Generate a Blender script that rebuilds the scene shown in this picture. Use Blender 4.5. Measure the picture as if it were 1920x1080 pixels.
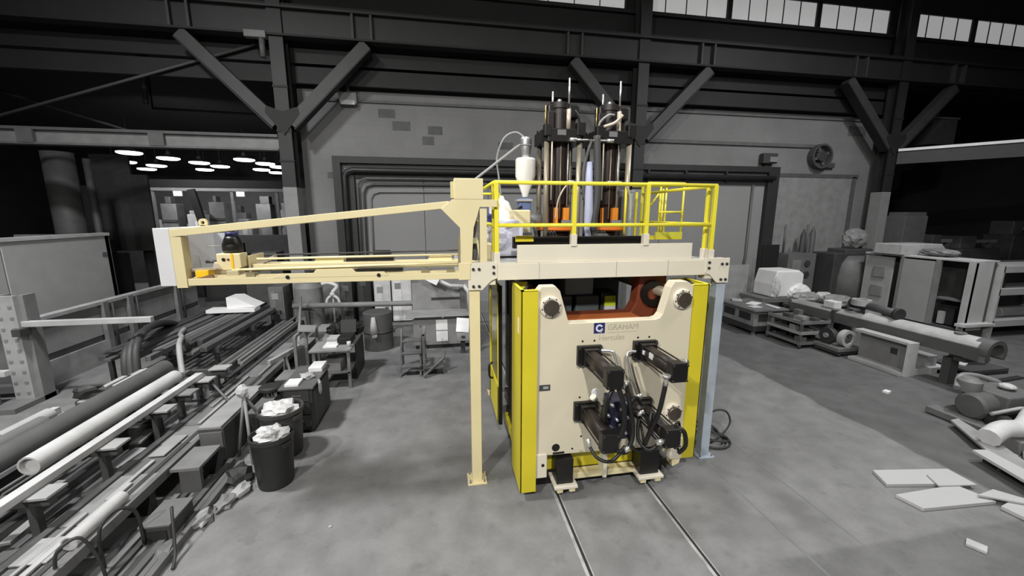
import bpy, bmesh, math, random
from mathutils import Vector, Matrix, Euler
random.seed(7)
S = bpy.context.scene
COL = S.collection
for o in list(bpy.data.objects): bpy.data.objects.remove(o)

# ------------------------------------------------------------------ camera
cam = bpy.data.cameras.new('camera'); camo = bpy.data.objects.new('camera', cam); COL.objects.link(camo)
cam.sensor_width = 36.0; cam.lens = 748.0/1920*36; cam.clip_end = 200
pi_, ya_, ro_ = math.radians(10.4), math.radians(10.05), math.radians(0.1)
fw = Vector((math.sin(ya_)*math.cos(pi_), math.cos(ya_)*math.cos(pi_), -math.sin(pi_)))
rt = fw.cross(Vector((0,0,1))).normalized(); up = rt.cross(fw)
rt, up = math.cos(ro_)*rt+math.sin(ro_)*up, -math.sin(ro_)*rt+math.cos(ro_)*up
camo.matrix_world = Matrix(((rt.x,up.x,-fw.x,-.41),(rt.y,up.y,-fw.y,-5.19),(rt.z,up.z,-fw.z,3.764),(0,0,0,1)))
S.camera = camo
# ------------------------------------------------------------------ world, lamps, exposure
S.view_settings.view_transform = 'Standard'; S.view_settings.look = 'None'
S.view_settings.gamma = 1.0; S.view_settings.use_curve_mapping = False
S.view_settings.exposure = -0.92
w = bpy.data.worlds.new('world'); S.world = w; w.use_nodes = True
w.node_tree.nodes['Background'].inputs[0].default_value = (.95,.98,1,1)
w.node_tree.nodes['Background'].inputs[1].default_value = 0.22
def area(name, loc, target, size, power, col=(1,1,1), spread=150):
    l = bpy.data.lights.new(name,'AREA'); l.shape='DISK'; l.size=size; l.energy=power; l.color=col; l.spread=math.radians(spread)
    o = bpy.data.objects.new(name,l); COL.objects.link(o); o.location=loc
    o.rotation_euler=(Vector(target)-Vector(loc)).to_track_quat('-Z','Y').to_euler(); return o
area('high_bay_lamp', (-8,-11.3,11), (1.2,2.5,0), .5, 1020, (1,.98,.94), 105)
area('high_bay_lamp', (-1,-11.5,11.4), (1.6,2,0), .5, 730, (1,.98,.94), 105)
area('high_bay_lamp', (1.5,.5,11.8), (1.5,.5,0), 1.2, 420)
area('high_bay_lamp', (9,-3,11.8), (9,0,0), 1.2, 750)
area('high_bay_lamp', (-7,0,11.8), (-7.5,2,0), 1.2, 2100)
area('high_bay_lamp', (12.5,1,11.8), (13,4,0), 1.2, 1300)
area('hall_fill_light', (-13.5,16.5,7.6), (-13.5,24,2.5), 1.0, 500)  # added lamp, out of sight behind the bay beam, to brighten the far clutter
area('shop_fill_light', (-15.5,20.5,5.3), (-15.5,23,2.5), .8, 160)  # added fill, hidden behind the head beam, for the clutter's left half
area('shop_fill_light', (-11.2,20.5,5.3), (-11.2,23,2.5), .8, 160)  # same added fill for the right half

# ------------------------------------------------------------------ materials
def lin(v):
    v = v/255.0
    return v/12.92 if v <= .04045 else ((v+.055)/1.055)**2.4
MATS = {}
def mat(name, c, rough=.6, metal=0.0, var=.12, scale=3.0, bump=0.0, emit=0.0, stretch=(1,1,1)):
    key = name
    if key in MATS: return MATS[key]
    if not isinstance(c, tuple): c = (c,c,c)
    rgb = [lin(x) for x in c]
    m = bpy.data.materials.new(name); m.use_nodes = True
    nt = m.node_tree; b = nt.nodes['Principled BSDF']
    tc = nt.nodes.new('ShaderNodeTexCoord'); mp = nt.nodes.new('ShaderNodeMapping')
    mp.inputs['Scale'].default_value = stretch
    nz = nt.nodes.new('ShaderNodeTexNoise'); nz.inputs['Scale'].default_value = scale; nz.inputs['Detail'].default_value = 6
    cr = nt.nodes.new('ShaderNodeValToRGB')
    cr.color_ramp.elements[0].position=.3; cr.color_ramp.elements[1].position=.7
    cr.color_ramp.elements[0].color = (*[x*(1-var) for x in rgb],1)
    cr.color_ramp.elements[1].color = (*[min(1,x*(1+var)) for x in rgb],1)
    nt.links.new(tc.outputs['Object'], mp.inputs[0]); nt.links.new(mp.outputs[0], nz.inputs[0])
    nt.links.new(nz.outputs['Fac'], cr.inputs[0]); nt.links.new(cr.outputs[0], b.inputs['Base Color'])
    b.inputs['Roughness'].default_value = rough; b.inputs['Metallic'].default_value = metal
    if bump:
        bp = nt.nodes.new('ShaderNodeBump'); bp.inputs['Strength'].default_value = bump; bp.inputs['Distance'].default_value=.02
        nt.links.new(nz.outputs['Fac'], bp.inputs['Height']); nt.links.new(bp.outputs[0], b.inputs['Normal'])
    if emit:
        b.inputs['Emission Color'].default_value = (*rgb,1); b.inputs['Emission Strength'].default_value = emit
    MATS[key] = m; return m
def G(v, rough=.6, metal=0, var=.15):        # grey paint / bare steel of one tone
    return mat('grey_%d_%d_%d'%(v,rough*100,metal*100), v, rough, metal, var)
CREAM = mat('cream_paint',(216,203,160),.45,0,.03,2)
WHITEC = mat('pale_cream_paint',(216,209,192),.45,0,.03,2)
PRESS = mat('press_cream_paint',(208,199,176),.45,0,.03,2)
YEL = mat('safety_yellow',(206,191,42),.45,0,.05,2)
YELR = mat('rail_yellow',(228,216,60),.45,0,.05,2)
AMBER = mat('amber_yellow',(232,186,20),.5)
ORANGE = mat('orange_paint',(214,112,28),.5)
RUST = mat('red_oxide_paint',(112,54,34),.5,0,.1)
BLACK = mat('black_paint',(19,18,17),.4,0,.2)
DKBR = mat('dark_brown_steel',(38,31,28),.45,.2,.2)
BRONZE = mat('bronze_steel',(92,84,74),.4,.6,.15,6)
CHROME = mat('chrome',(200,200,200),.38,.85,.05)
RODM = mat('oiled_rod',(150,140,122),.4,.4,.1)
RUBBER = mat('black_rubber',(20,20,20),.5,0,.1)
NAVY = mat('navy_blue',(38,40,96),.5)
BLUE = mat('blue_paint',(92,108,150),.45)
LILAC = mat('blue_white_film',(206,206,222),.6,0,.06,5)
WHITE = mat('white_plastic',(235,232,225),.5,0,.05,4)
TEAL = mat('blue_grey_steel',(118,134,140),.5)
DKGREEN = mat('dark_grey_mould',(72,80,80),.5)
INK = mat('faded_ink',(174,168,148),.6)

# ------------------------------------------------------------------ mesh helpers
class MB:
    def __init__(s): s.bm = bmesh.new()
    def box(s,x0,x1,y0,y1,z0,z1):
        c = [s.bm.verts.new((x,y,z)) for x in (x0,x1) for y in (y0,y1) for z in (z0,z1)]
        for f in ((0,1,3,2),(4,6,7,5),(0,4,5,1),(2,3,7,6),(0,2,6,4),(1,5,7,3)): s.bm.faces.new([c[i] for i in f])
        return s
    def obox(s,cen,size,rot=(0,0,0)):
        R = Euler(rot).to_matrix(); c=[]
        for sx in (-.5,.5):
            for sy in (-.5,.5):
                for sz in (-.5,.5): c.append(s.bm.verts.new(Vector(cen)+R@Vector((sx*size[0],sy*size[1],sz*size[2]))))
        for f in ((0,1,3,2),(4,6,7,5),(0,4,5,1),(2,3,7,6),(0,2,6,4),(1,5,7,3)): s.bm.faces.new([c[i] for i in f])
        return s
    def beam(s,p0,p1,w,h,upv=(0,0,1)):
        p0,p1=Vector(p0),Vector(p1); d=(p1-p0).normalized(); u=Vector(upv)
        if abs(d.dot(u))>.98: u=Vector((0,1,0))
        r=d.cross(u).normalized(); u=r.cross(d); c=[]
        for p in (p0,p1):
            for a,b in ((-1,-1),(1,-1),(1,1),(-1,1)): c.append(s.bm.verts.new(p+r*a*w/2+u*b*h/2))
        for f in ((3,2,1,0),(4,5,6,7),(0,1,5,4),(1,2,6,5),(2,3,7,6),(3,0,4,7)): s.bm.faces.new([c[i] for i in f])
        return s
    def cyl(s,p0,p1,r0,r1=None,n=16):
        return s.tube([p0,p1],[r0,r0 if r1 is None else r1],n)
    def tube(s,pts,r,n=8,cap=True):
        pts=[Vector(p) for p in pts]; rs = r if isinstance(r,(list,tuple)) else [r]*len(pts); rings=[]
        d0=(pts[1]-pts[0]).normalized(); a=Vector((0,0,1)) if abs(d0.z)<.9 else Vector((0,1,0))
        u=d0.cross(a).normalized()
        for i,p in enumerate(pts):
            d=(pts[min(i+1,len(pts)-1)]-pts[max(i-1,0)])
            d = d.normalized() if d.length>1e-9 else d0
            u=(u-d*u.dot(d)); u = u.normalized() if u.length>1e-6 else d.orthogonal().normalized()
            v=d.cross(u)
            rings.append([s.bm.verts.new(p+(u*math.cos(t)+v*math.sin(t))*max(rs[i],1e-4)) for t in [2*math.pi*k/n for k in range(n)]])
        for A,B in zip(rings,rings[1:]):
            for k in range(n):
                f=s.bm.faces.new((A[k],A[(k+1)%n],B[(k+1)%n],B[k])); f.smooth=True
        if cap: s.bm.faces.new(rings[0][::-1]); s.bm.faces.new(rings[-1])
        return s
    def curve(s,pts,r,n=8,sub=6):
        P=[Vector(p) for p in pts]; out=[]
        for i in range(len(P)-1):
            a=P[max(i-1,0)];b=P[i];c=P[i+1];d=P[min(i+2,len(P)-1)]
            for k in range(sub):
                t=k/sub
                out.append(.5*((2*b)+(c-a)*t+(2*a-5*b+4*c-d)*t*t+(3*b-a-3*c+d)*t**3))
        out.append(P[-1]); return s.tube(out,r,n)
    def lathe(s,cen,prof,n=20,axis='Z'):           # prof: (radius, height along axis)
        ax={'Z':Vector((0,0,1)),'Y':Vector((0,1,0)),'X':Vector((1,0,0))}[axis]; cen=Vector(cen)
        u=ax.orthogonal().normalized(); v=ax.cross(u); rings=[]
        for r,h in prof:
            rings.append([s.bm.verts.new(cen+ax*h+(u*math.cos(t)+v*math.sin(t))*max(r,1e-4)) for t in [2*math.pi*k/n for k in range(n)]])
        for A,B in zip(rings,rings[1:]):
            for k in range(n):
                f=s.bm.faces.new((A[k],A[(k+1)%n],B[(k+1)%n],B[k])); f.smooth=True
        for i in range(1,len(prof)-1):
            a=Vector((prof[i][0]-prof[i-1][0],prof[i][1]-prof[i-1][1])); b=Vector((prof[i+1][0]-prof[i][0],prof[i+1][1]-prof[i][1]))
            if a.length>1e-9 and b.length>1e-9 and a.angle(b)>.4:
                for k in range(n):
                    e=s.bm.edges.get((rings[i][k],rings[i][(k+1)%n]))
                    if e: e.smooth=False
        s.bm.faces.new(rings[0][::-1]); s.bm.faces.new(rings[-1]); return s
    def prism(s,poly,axis,a,b):                     # polygon in the other two axes
        def P(p,t): return {'Y':(p[0],t,p[1]),'X':(t,p[0],p[1]),'Z':(p[0],p[1],t)}[axis]
        A=[s.bm.verts.new(P(p,a)) for p in poly]; B=[s.bm.verts.new(P(p,b)) for p in poly]; n=len(poly)
        s.bm.faces.new(A); s.bm.faces.new(B[::-1])
        for k in range(n): s.bm.faces.new((A[k],B[k],B[(k+1)%n],A[(k+1)%n]))
        return s
    def ring(s,cen,r0,r1,y0,y1,n=24,a0=0,a1=2*math.pi,axis='Y'):
        full=abs(a1-a0-2*math.pi)<1e-6; m=n if full else n+1; V=[]
        for k in range(m):
            t=a0+(a1-a0)*k/n; row=[]
            for r,y in ((r0,y0),(r1,y0),(r1,y1),(r0,y1)):
                p=(cen[0]+r*math.cos(t),cen[1]+y,cen[2]+r*math.sin(t)) if axis=='Y' else (cen[0]+r*math.cos(t),cen[1]+r*math.sin(t),cen[2]+y)
                row.append(s.bm.verts.new(p))
            V.append(row)
        for k in range(n):
            A=V[k];B=V[(k+1)%m]
            for j in range(4): s.bm.faces.new((A[j],A[(j+1)%4],B[(j+1)%4],B[j]))
        if not full: s.bm.faces.new(V[0]); s.bm.faces.new(V[-1][::-1])
        return s
    def blob(s,cen,size,rough=.3,sub=3,seed=0):
        rnd=random.Random(seed); r=bmesh.ops.create_icosphere(s.bm,subdivisions=sub,radius=1)
        ph=[rnd.uniform(0,6) for _ in range(6)]
        for v in r['verts']:
            c=v.co.copy(); k=1+rough*(math.sin(5*c.x+ph[0])*math.sin(6*c.y+ph[1])+.6*math.sin(11*c.z+ph[2]+4*c.x)*math.sin(9*c.y+ph[3]))+rnd.uniform(-.06,.06)
            v.co=Vector(cen)+Vector((c.x*size[0],c.y*size[1],c.z*size[2]))*k
        return s
ORG = {}
def build(name, mb, material, parent=None, bevel=0.0):
    bm = mb.bm if isinstance(mb,MB) else mb
    bmesh.ops.recalc_face_normals(bm, faces=bm.faces)
    off = ORG.get(parent.name, Vector((0,0,0))) if parent else Vector((0,0,0))
    if parent is not None:
        for v in bm.verts: v.co -= off
    me = bpy.data.meshes.new(name); bm.to_mesh(me); bm.free(); me.materials.append(material)
    o = bpy.data.objects.new(name, me); COL.objects.link(o)
    if parent: o.parent = parent
    ORG[o.name] = off
    if bevel:
        b=o.modifiers.new('bevel','BEVEL'); b.width=bevel; b.segments=2; b.limit_method='ANGLE'; b.angle_limit=math.radians(50); b.harden_normals=False
    return o
def thing(name,label,cat,loc,group=None,rotz=0):
    o=bpy.data.objects.new(name,None); COL.objects.link(o); o.location=loc; o.empty_display_size=.1
    o['label']=label; o['category']=cat
    if group: o['group']=group
    ORG[o.name]=Vector(loc); return o
def solo(name,mb,material,label,cat,group=None,bevel=0.0,kind=None):   # a thing that is one mesh, origin at its base
    bm=mb.bm; xs=[v.co for v in bm.verts]
    base=Vector((sum(v.x for v in xs)/len(xs),sum(v.y for v in xs)/len(xs),min(v.z for v in xs)))
    for v in bm.verts: v.co-=base
    o=build(name,mb,material,None,bevel); o.location=base; ORG[o.name]=base
    o['label']=label; o['category']=cat
    if group: o['group']=group
    if kind: o['kind']=kind
    return o
def struct(name,mb,material,parent=None,bevel=0.0):
    o=build(name,mb,material,parent,bevel)
    if not parent: o['kind']='structure'
    return o
def sub(name,o,label): o['label']=label; return o
def dup(root,loc,label,group=None):
    r=root.copy(); COL.objects.link(r); r.location=loc; r['label']=label; ORG[r.name]=Vector(loc)
    if group: r['group']=group
    for ch in root.children:
        c=ch.copy(); COL.objects.link(c); c.parent=r
        for g in ch.children:
            d=g.copy(); COL.objects.link(d); d.parent=c
    return r
def text(name,body,size,loc,material,parent,sx=1.0):        # flat print standing on a -Y facing plate
    cu=bpy.data.curves.new(name,'FONT'); cu.body=body; cu.size=size; cu.extrude=.0015
    t=bpy.data.objects.new(name,cu); COL.objects.link(t)
    dg=bpy.context.evaluated_depsgraph_get(); me=bpy.data.meshes.new_from_object(t.evaluated_get(dg)); bpy.data.objects.remove(t)
    me.transform(Matrix.Translation(Vector(loc)-ORG[parent.name])@Euler((math.radians(90),0,0)).to_matrix().to_4x4()@Matrix.Diagonal((sx,1,1,1)))
    me.materials.clear(); me.materials.append(material)
    o=bpy.data.objects.new(name,me); COL.objects.link(o); o.parent=parent; ORG[o.name]=ORG[parent.name]; return o

# ================================================================== THE SETTING
def concrete():
    m=bpy.data.materials.new('worn_concrete'); m.use_nodes=True; nt=m.node_tree; N=nt.nodes; L=nt.links
    b=N['Principled BSDF']; b.inputs['Roughness'].default_value=.62
    geo=N.new('ShaderNodeTexCoord'); sep=N.new('ShaderNodeSeparateXYZ'); L.new(geo.outputs['Object'],sep.inputs[0])
    def noise(s,d,rng=(.35,.65)):
        n=N.new('ShaderNodeTexNoise'); n.inputs['Scale'].default_value=s; n.inputs['Detail'].default_value=d
        L.new(geo.outputs['Object'],n.inputs[0]); r=N.new('ShaderNodeMapRange'); r.inputs[1].default_value=rng[0]; r.inputs[2].default_value=rng[1]
        L.new(n.outputs['Fac'],r.inputs[0]); return r.outputs[0]
    def math_(op,a,b_=None):
        n=N.new('ShaderNodeMath'); n.operation=op
        for i,x in enumerate((a,b_)):
            if x is None: continue
            if isinstance(x,(int,float)): n.inputs[i].default_value=x
            else: L.new(x,n.inputs[i])
        return n.outputs[0]
    # aisle paint: a darker coat beyond a slightly wavering edge, and an older darker slab in front
    wob=noise(1.5,2,(0,1))
    ex=math_('ADD',sep.outputs[0],math_('MULTIPLY',wob,.25))
    aisle=N.new('ShaderNodeMapRange'); aisle.inputs[1].default_value=7.15; aisle.inputs[2].default_value=7.22; L.new(ex,aisle.inputs[0])
    ey=math_('ADD',sep.outputs[1],math_('MULTIPLY',wob,.12))
    slab=N.new('ShaderNodeMapRange'); slab.inputs[1].default_value=-1.86; slab.inputs[2].default_value=-1.92; L.new(ey,slab.inputs[0])
    sx=N.new('ShaderNodeMapRange'); sx.inputs[1].default_value=2.95; sx.inputs[2].default_value=3.3; L.new(sep.outputs[0],sx.inputs[0])
    slabm=math_('MULTIPLY',slab.outputs[0],sx.outputs[0])
    big=noise(.55,4); med=noise(2.6,6); fine=noise(22,3); spots=noise(4.2,2,(.62,.70))
    v=math_('ADD',.17,math_('MULTIPLY',math_('SUBTRACT',big,.5),.02))
    v=math_('ADD',v,math_('MULTIPLY',math_('SUBTRACT',med,.5),.045))
    v=math_('ADD',v,math_('MULTIPLY',math_('SUBTRACT',fine,.5),.012))
    v=math_('MULTIPLY',v,math_('SUBTRACT',1,math_('MULTIPLY',spots,.13)))
    v=math_('MULTIPLY',v,math_('SUBTRACT',1,math_('MULTIPLY',aisle.outputs[0],.5)))
    v=math_('MULTIPLY',v,math_('SUBTRACT',1,math_('MULTIPLY',slabm,.25)))
    cc=N.new('ShaderNodeCombineColor'); 
    for i in range(3): L.new(v,cc.inputs[i])
    L.new(cc.outputs[0],b.inputs['Base Color'])
    bp=N.new('ShaderNodeBump'); bp.inputs['Strength'].default_value=.15; bp.inputs['Distance'].default_value=.01; L.new(med,bp.inputs['Height']); L.new(bp.outputs[0],b.inputs['Normal'])
    return m
def masonry():
    m=bpy.data.materials.new('painted_block_wall'); m.use_nodes=True; nt=m.node_tree; N=nt.nodes; L=nt.links
    b=N['Principled BSDF']; b.inputs['Roughness'].default_value=.8
    tc=N.new('ShaderNodeTexCoord'); sw=N.new('ShaderNodeSeparateXYZ'); cb=N.new('ShaderNodeCombineXYZ')
    L.new(tc.outputs['Object'],sw.inputs[0]); L.new(sw.outputs[0],cb.inputs[0]); L.new(sw.outputs[2],cb.inputs[1])
    br=N.new('ShaderNodeTexBrick'); L.new(cb.outputs[0],br.inputs[0]); br.inputs['Scale'].default_value=1
    br.inputs['Brick Width'].default_value=.8; br.inputs['Row Height'].default_value=.4; br.inputs['Mortar Size'].default_value=.008
    br.inputs['Color1'].default_value=(.185,.185,.185,1); br.inputs['Color2'].default_value=(.178,.178,.178,1); br.inputs['Mortar'].default_value=(.16,.16,.16,1)
    nz=N.new('ShaderNodeTexNoise'); nz.inputs['Scale'].default_value=.7; nz.inputs['Detail'].default_value=5; L.new(tc.outputs['Object'],nz.inputs[0])
    mr=N.new('ShaderNodeMapRange'); mr.inputs[1].default_value=.3; mr.inputs[2].default_value=.7; mr.inputs[3].default_value=.85; mr.inputs[4].default_value=1.1; L.new(nz.outputs['Fac'],mr.inputs[0])
    mx=N.new('ShaderNodeMix'); mx.data_type='RGBA'; mx.blend_type='MULTIPLY'; mx.inputs[0].default_value=1
    L.new(br.outputs['Color'],mx.inputs[6]); L.new(mr.outputs[0],mx.inputs[7]); L.new(mx.outputs[2],b.inputs['Base Color'])
    return m
SIDING=mat('dark_siding',27,.8,0,.15,.8); STEEL=mat('dark_structural_steel',36,.6,0,.15,1.5); STEELD=mat('darker_structural_steel',28,.7,0,.15,1.5)
ROOFM=mat('dark_roof',30,.9,0,.2); DARKW=mat('dark_hall_wall',48,.9,0,.2,.5); LIGHTP=mat('pale_column_paint',128,.6,0,.08)  # roof is one even near-black tone
PIPEM=mat('black_pipe',40,.5,0,.2); DOORM=mat('grey_door_paint',128,.7,0,.05,.6)

floor=struct('floor',MB().box(-34,34,-12,38,-.3,0),concrete())
RAILM=mat('worn_rail_steel',165,.5,.2,.3,5); GROOVE=mat('rail_groove',36,.9)
for x in (1.05,2.38):                      # two flush floor rails, each a light strip beside a dark groove
    struct('rail_groove',MB().box(x-.012,x+.022,-5,9.8,0,.003),GROOVE,floor)
    struct('floor_rail',MB().box(x-.05,x-.012,-5,9.8,0,.006),RAILM,floor)
    struct('floor_rail',MB().box(x+.022,x+.034,-5,9.8,0,.006),RAILM,floor)
JOINT=mat('floor_joint',112,.9)
for x0,x1,y0,y1 in ((3.52,3.56,-2.5,2.4),(4.3,4.33,-2.4,1.5)):
    struct('floor_joint',MB().box(x0,x1,y0,y1,0,.002),JOINT,floor)
ceil=struct('ceiling',MB().box(-34,34,-12,10.2,13.2,13.4),ROOFM)
for y in range(-10,10,3): struct('roof_purlin',MB().box(-34,34,y,y+.18,12.85,13.2),ROOFM,ceil)
struct('ceiling_bay',MB().box(-34,34,10.2,38,9.6,9.8),ROOFM)
struct('wall_far',MB().box(-34,34,38,38.3,0,13),DARKW)
struct('wall_left',MB().box(-34.3,-34,-12,38,0,13),DARKW)
struct('wall_right',MB().box(34,34.3,-12,38,0,13),DARKW)
wb=struct('wall_back',MB().box(-4.95,18.55,9.95,10.25,0,7.85),masonry())
PATCH=mat('bare_block',88,.9,0,.2)
for x,z,wd,h in ((-2.4,7.05,.55,.28),(-1.95,6.65,.6,.3),(-.75,6.55,.5,.28),(-.95,6.2,.4,.28),(1.75,6.12,.55,.25),(-4.2,5.0,.5,.2),(16.8,7.1,.9,.4)):
    struct('bare_block',MB().box(x,x+wd,9.942,9.96,z,z+h),PATCH,wb)
struct('block_ledge',MB().box(7.3,15.8,9.86,9.95,6.55,6.68),mat('ledge',92,.8),wb)
struct('block_ledge',MB().box(-4.6,6.5,9.88,9.95,7.5,7.58),mat('ledge',92,.8),wb)
struct('block_ledge',MB().box(7.3,17.6,9.88,9.95,7.68,7.76),mat('ledge',92,.8),wb)
wu=struct('wall_upper',MB().box(-34,34,9.75,9.95,9.0,11.0).box(-34,34,9.75,9.95,11.97,13.2).box(-4.95,18.55,9.95,10.15,7.85,9.0)
          .box(-34,2.5,9.75,9.95,11.0,11.97).box(6.42,7.05,9.75,9.95,11,11.97).box(17.9,18.95,9.75,9.95,11,11.97).box(26,34,9.75,9.95,11,11.97),SIDING)
struct('sill_rail',MB().box(-34,34,9.6,9.75,10.86,10.98),STEELD,wu)
PANE=mat('daylit_frosted_glass',206,.4,0,.1,1.2,emit=.8); FRAME=mat('window_frame',34,.7)
wi=0
for x0,x1,n in ((2.5,6.42,4),(7.05,10.52,4),(10.60,14.44,5),(14.52,17.9,4),(18.95,22.15,4),(22.28,26,5)):
    wi+=1
    fr=struct('window_%d'%wi,MB().box(x0,x1,9.78,9.9,11,11.04).box(x0,x1,9.78,9.9,11.93,11.97).box(x0,x0+.06,9.78,9.9,11,11.97).box(x1-.06,x1,9.78,9.9,11,11.97),FRAME)
    a=x0+.06; wd=(x1-x0-.12)/n
    for k in range(n):
        struct('pane',MB().box(a+k*wd+.012,a+(k+1)*wd-.012,9.84,9.86,11.04,11.93),PANE,fr)
        if k: struct('glazing_bar',MB().box(a+k*wd-.014,a+k*wd+.014,9.81,9.87,11.04,11.93),FRAME,fr)
# girts under the crane girder, along the whole building line
struct('trim_1',MB().box(-34,18.5,9.62,9.74,8.52,8.95),STEELD); struct('trim_2',MB().box(-34,18.5,9.6,9.74,7.92,8.42),STEELD)

# crane runway girder on its columns
g=thing('crane_girder','long dark crane runway girder carried across the hall by the braced columns','girder',(6.8,9.1,9.06))
build('web',MB().box(-34,34,9.08,9.14,9.1,9.8),STEEL,g)
build('bottom_flange',MB().box(-34,34,8.92,9.3,9.04,9.1),STEELD,g)
build('top_flange',MB().box(-34,34,8.9,9.32,9.8,9.86),STEEL,g)
build('crane_rail',MB().box(-34,34,9.05,9.17,9.86,9.98),STEELD,g)
STIFF=mat('stiffener_plate',58,.6)
for x in (-7.9,-7.4,-2.9,-2.35,4.0,4.5,9.0,9.5,15.6,16.1,20.4,20.9): build('stiffener',MB().box(x-.035,x+.035,8.93,9.08,9.1,9.8),STIFF,g)
def column(x,lab,low):
    t=thing('steel_column',lab,'column',(x,9.2,0))
    build('flange',MB().box(x-.2,x+.2,9.0,9.05,low,13.2),STEEL,t); build('flange',MB().box(x-.2,x+.2,9.42,9.47,low,13.2),STEEL,t)
    build('web',MB().box(x-.03,x+.03,9.05,9.42,low,13.2),STEELD,t)
    build('painted_base',MB().box(x-.21,x+.21,8.99,9.48,0,low),LIGHTP,t,.01)
    for s in (-1,1):
        br=build('knee_brace',MB().beam((x+s*.2,9.12,6.55),(x+s*2.6,9.12,8.98),.3,.34),mat('brace_steel',56,.6),t)
        build('brace_flange',MB().beam((x+s*.32,9.12,6.38),(x+s*2.72,9.12,8.83),.36,.04),STEELD,br)
        build('gusset_plate',MB().prism([(x,6.2),(x+s*.5,6.85),(x+s*.45,7.05),(x,6.9)],'Y',8.96,9.0),STEELD,t)
    for z in (7.6,6.3,5.4): build('splice_band',MB().box(x-.22,x+.22,8.98,9.05,z,z+.06),STEELD,t)
column(-5.13,'dark braced steel column with pale foot at left end of the block wall',4.62)
column(6.82,'dark braced steel column standing behind the yellow railed machine',4.7)
column(18.07,'dark braced steel column with pale foot at right end of the block wall',4.73)

# big door in the back wall: header, jambs, panels
d=struct('door_1',MB().box(-3.97,13.5,9.72,9.95,5.5,5.72).box(-3.97,-3.72,9.72,9.95,0,5.5).box(13.0,13.5,9.72,9.95,0,5.5),mat('door_frame_steel',38,.6))
for k in range(7):
    x0=-3.3+k*2.33; struct('door_panel',MB().box(x0+.01,x0+2.32,9.9,9.95,0,5.0),DOORM,d,.006)
struct('inner_jamb',MB().box(-3.62,-3.3,9.75,9.95,0,5.1),mat('door_frame_steel',38,.6),d)
struct('head_seal',MB().box(-3.5,13.0,9.85,9.95,5.0,5.5),mat('head_seal',70,.8),d)
for x in (3.2,7.6,9.2,11): struct('header_bracket',MB().box(x,x+.08,9.7,9.8,5.1,5.5),PIPEM,d)
def wallpipe(lab,pts,r,m=PIPEM):
    return solo('wall_pipe',MB().tube(pts,r,8),m,lab,'pipe')
wallpipe('thick black pipe under the door header, elbowing down beside the left jamb',[(13.2,9.62,5.26),(-3.3,9.62,5.26),(-3.5,9.62,5.2),(-3.58,9.62,5.05),(-3.6,9.62,.5)],.09)
wallpipe('upper thin grey pipe curving down inside the left door jamb',[(6,9.75,5.02),(-2.9,9.75,5.0),(-3.1,9.75,4.93),(-3.2,9.75,4.75),(-3.22,9.75,1.6)],.045,G(84))
wallpipe('middle thin grey pipe nested inside the curve of the upper one',[(6,9.8,4.84),(-2.7,9.8,4.8),(-2.92,9.8,4.72),(-3.02,9.8,4.5),(-3.04,9.8,2.0)],.04,G(72))
wallpipe('lowest pale conduit nested inside the two other curved wall pipes',[(6,9.84,4.62),(-2.5,9.84,4.55),(-2.7,9.84,4.48),(-2.8,9.84,4.3),(-2.82,9.84,2.2)],.03,G(125))
wallpipe('thin conduit running down the wall left of the right door jamb',[(12.4,9.85,5.0),(12.4,9.85,2.0),(12.3,9.85,1.4)],.05,G(86))
t=thing('wall_floodlight','pale square floodlight box high on the block wall near the left column','light fixture',(-3.33,9.85,7.3))
build('housing',MB().box(-3.6,-3.05,9.7,9.95,7.4,7.75),G(140),t,.02); build('lens',MB().box(-3.55,-3.1,9.66,9.7,7.36,7.5),G(175),t); build('bracket',MB().box(-3.38,-3.28,9.8,9.95,7.75,7.95),G(80),t)
t=thing('wall_floodlight','small dark lamp on a bracket above the right door jamb','light fixture',(12.9,9.85,5.8))
build('housing',MB().box(12.6,13.25,9.65,9.9,5.85,6.25),G(60),t,.02); build('lens',MB().box(12.85,13.2,9.6,9.66,5.9,6.1),G(120),t); build('bracket',MB().box(12.8,13.0,9.8,9.95,5.6,5.85),G(40),t)
t=thing('wall_fan','dark round wall fan and motor high on the wall right of the door','fan',(15.5,9.85,5.9))
build('guard',MB().ring((15.4,9.8,6.2),.42,.5,-.15,.1,20),G(70),t); build('motor',MB().cyl((15.4,9.65,6.2),(15.4,9.95,6.2),.2),G(58),t); build('arm',MB().box(15.3,16.2,9.8,9.95,5.75,5.95),G(66),t)
for k in range(4): build('blade',MB().obox((15.4+.22*math.cos(k*1.57+.4),9.74,6.2+.22*math.sin(k*1.57+.4)),(.34,.02,.12),(0,-(k*1.57+.4),0)),G(80),t)
t=thing('second_door_frame','low relief grey frame of a blocked opening right of the big door','door frame',(15.6,9.93,0))
build('frame_header',MB().box(13.6,17.6,9.88,9.95,5.35,5.5),G(80),t); build('frame_jamb',MB().box(17.3,17.5,9.88,9.95,0,5.4),G(80),t); build('infill_panel',MB().box(13.6,17.3,9.91,9.95,0,5.35),G(128),t)
t=thing('junction_box','dark junction box with cables on the wall beside the left door jamb','electrical box',(-2.75,9.8,1.9))
build('box_body',MB().box(-2.76,-2.25,9.7,9.95,1.9,2.5),G(34),t,.02); build('cable',MB().curve([(-2.65,9.8,1.9),(-2.6,9.75,1.5),(-2.5,9.8,1.2)],.04),G(40),t); build('cable',MB().curve([(-2.4,9.8,1.9),(-2.4,9.75,1.4),(-2.4,9.8,.9)],.04),G(40),t)

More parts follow.
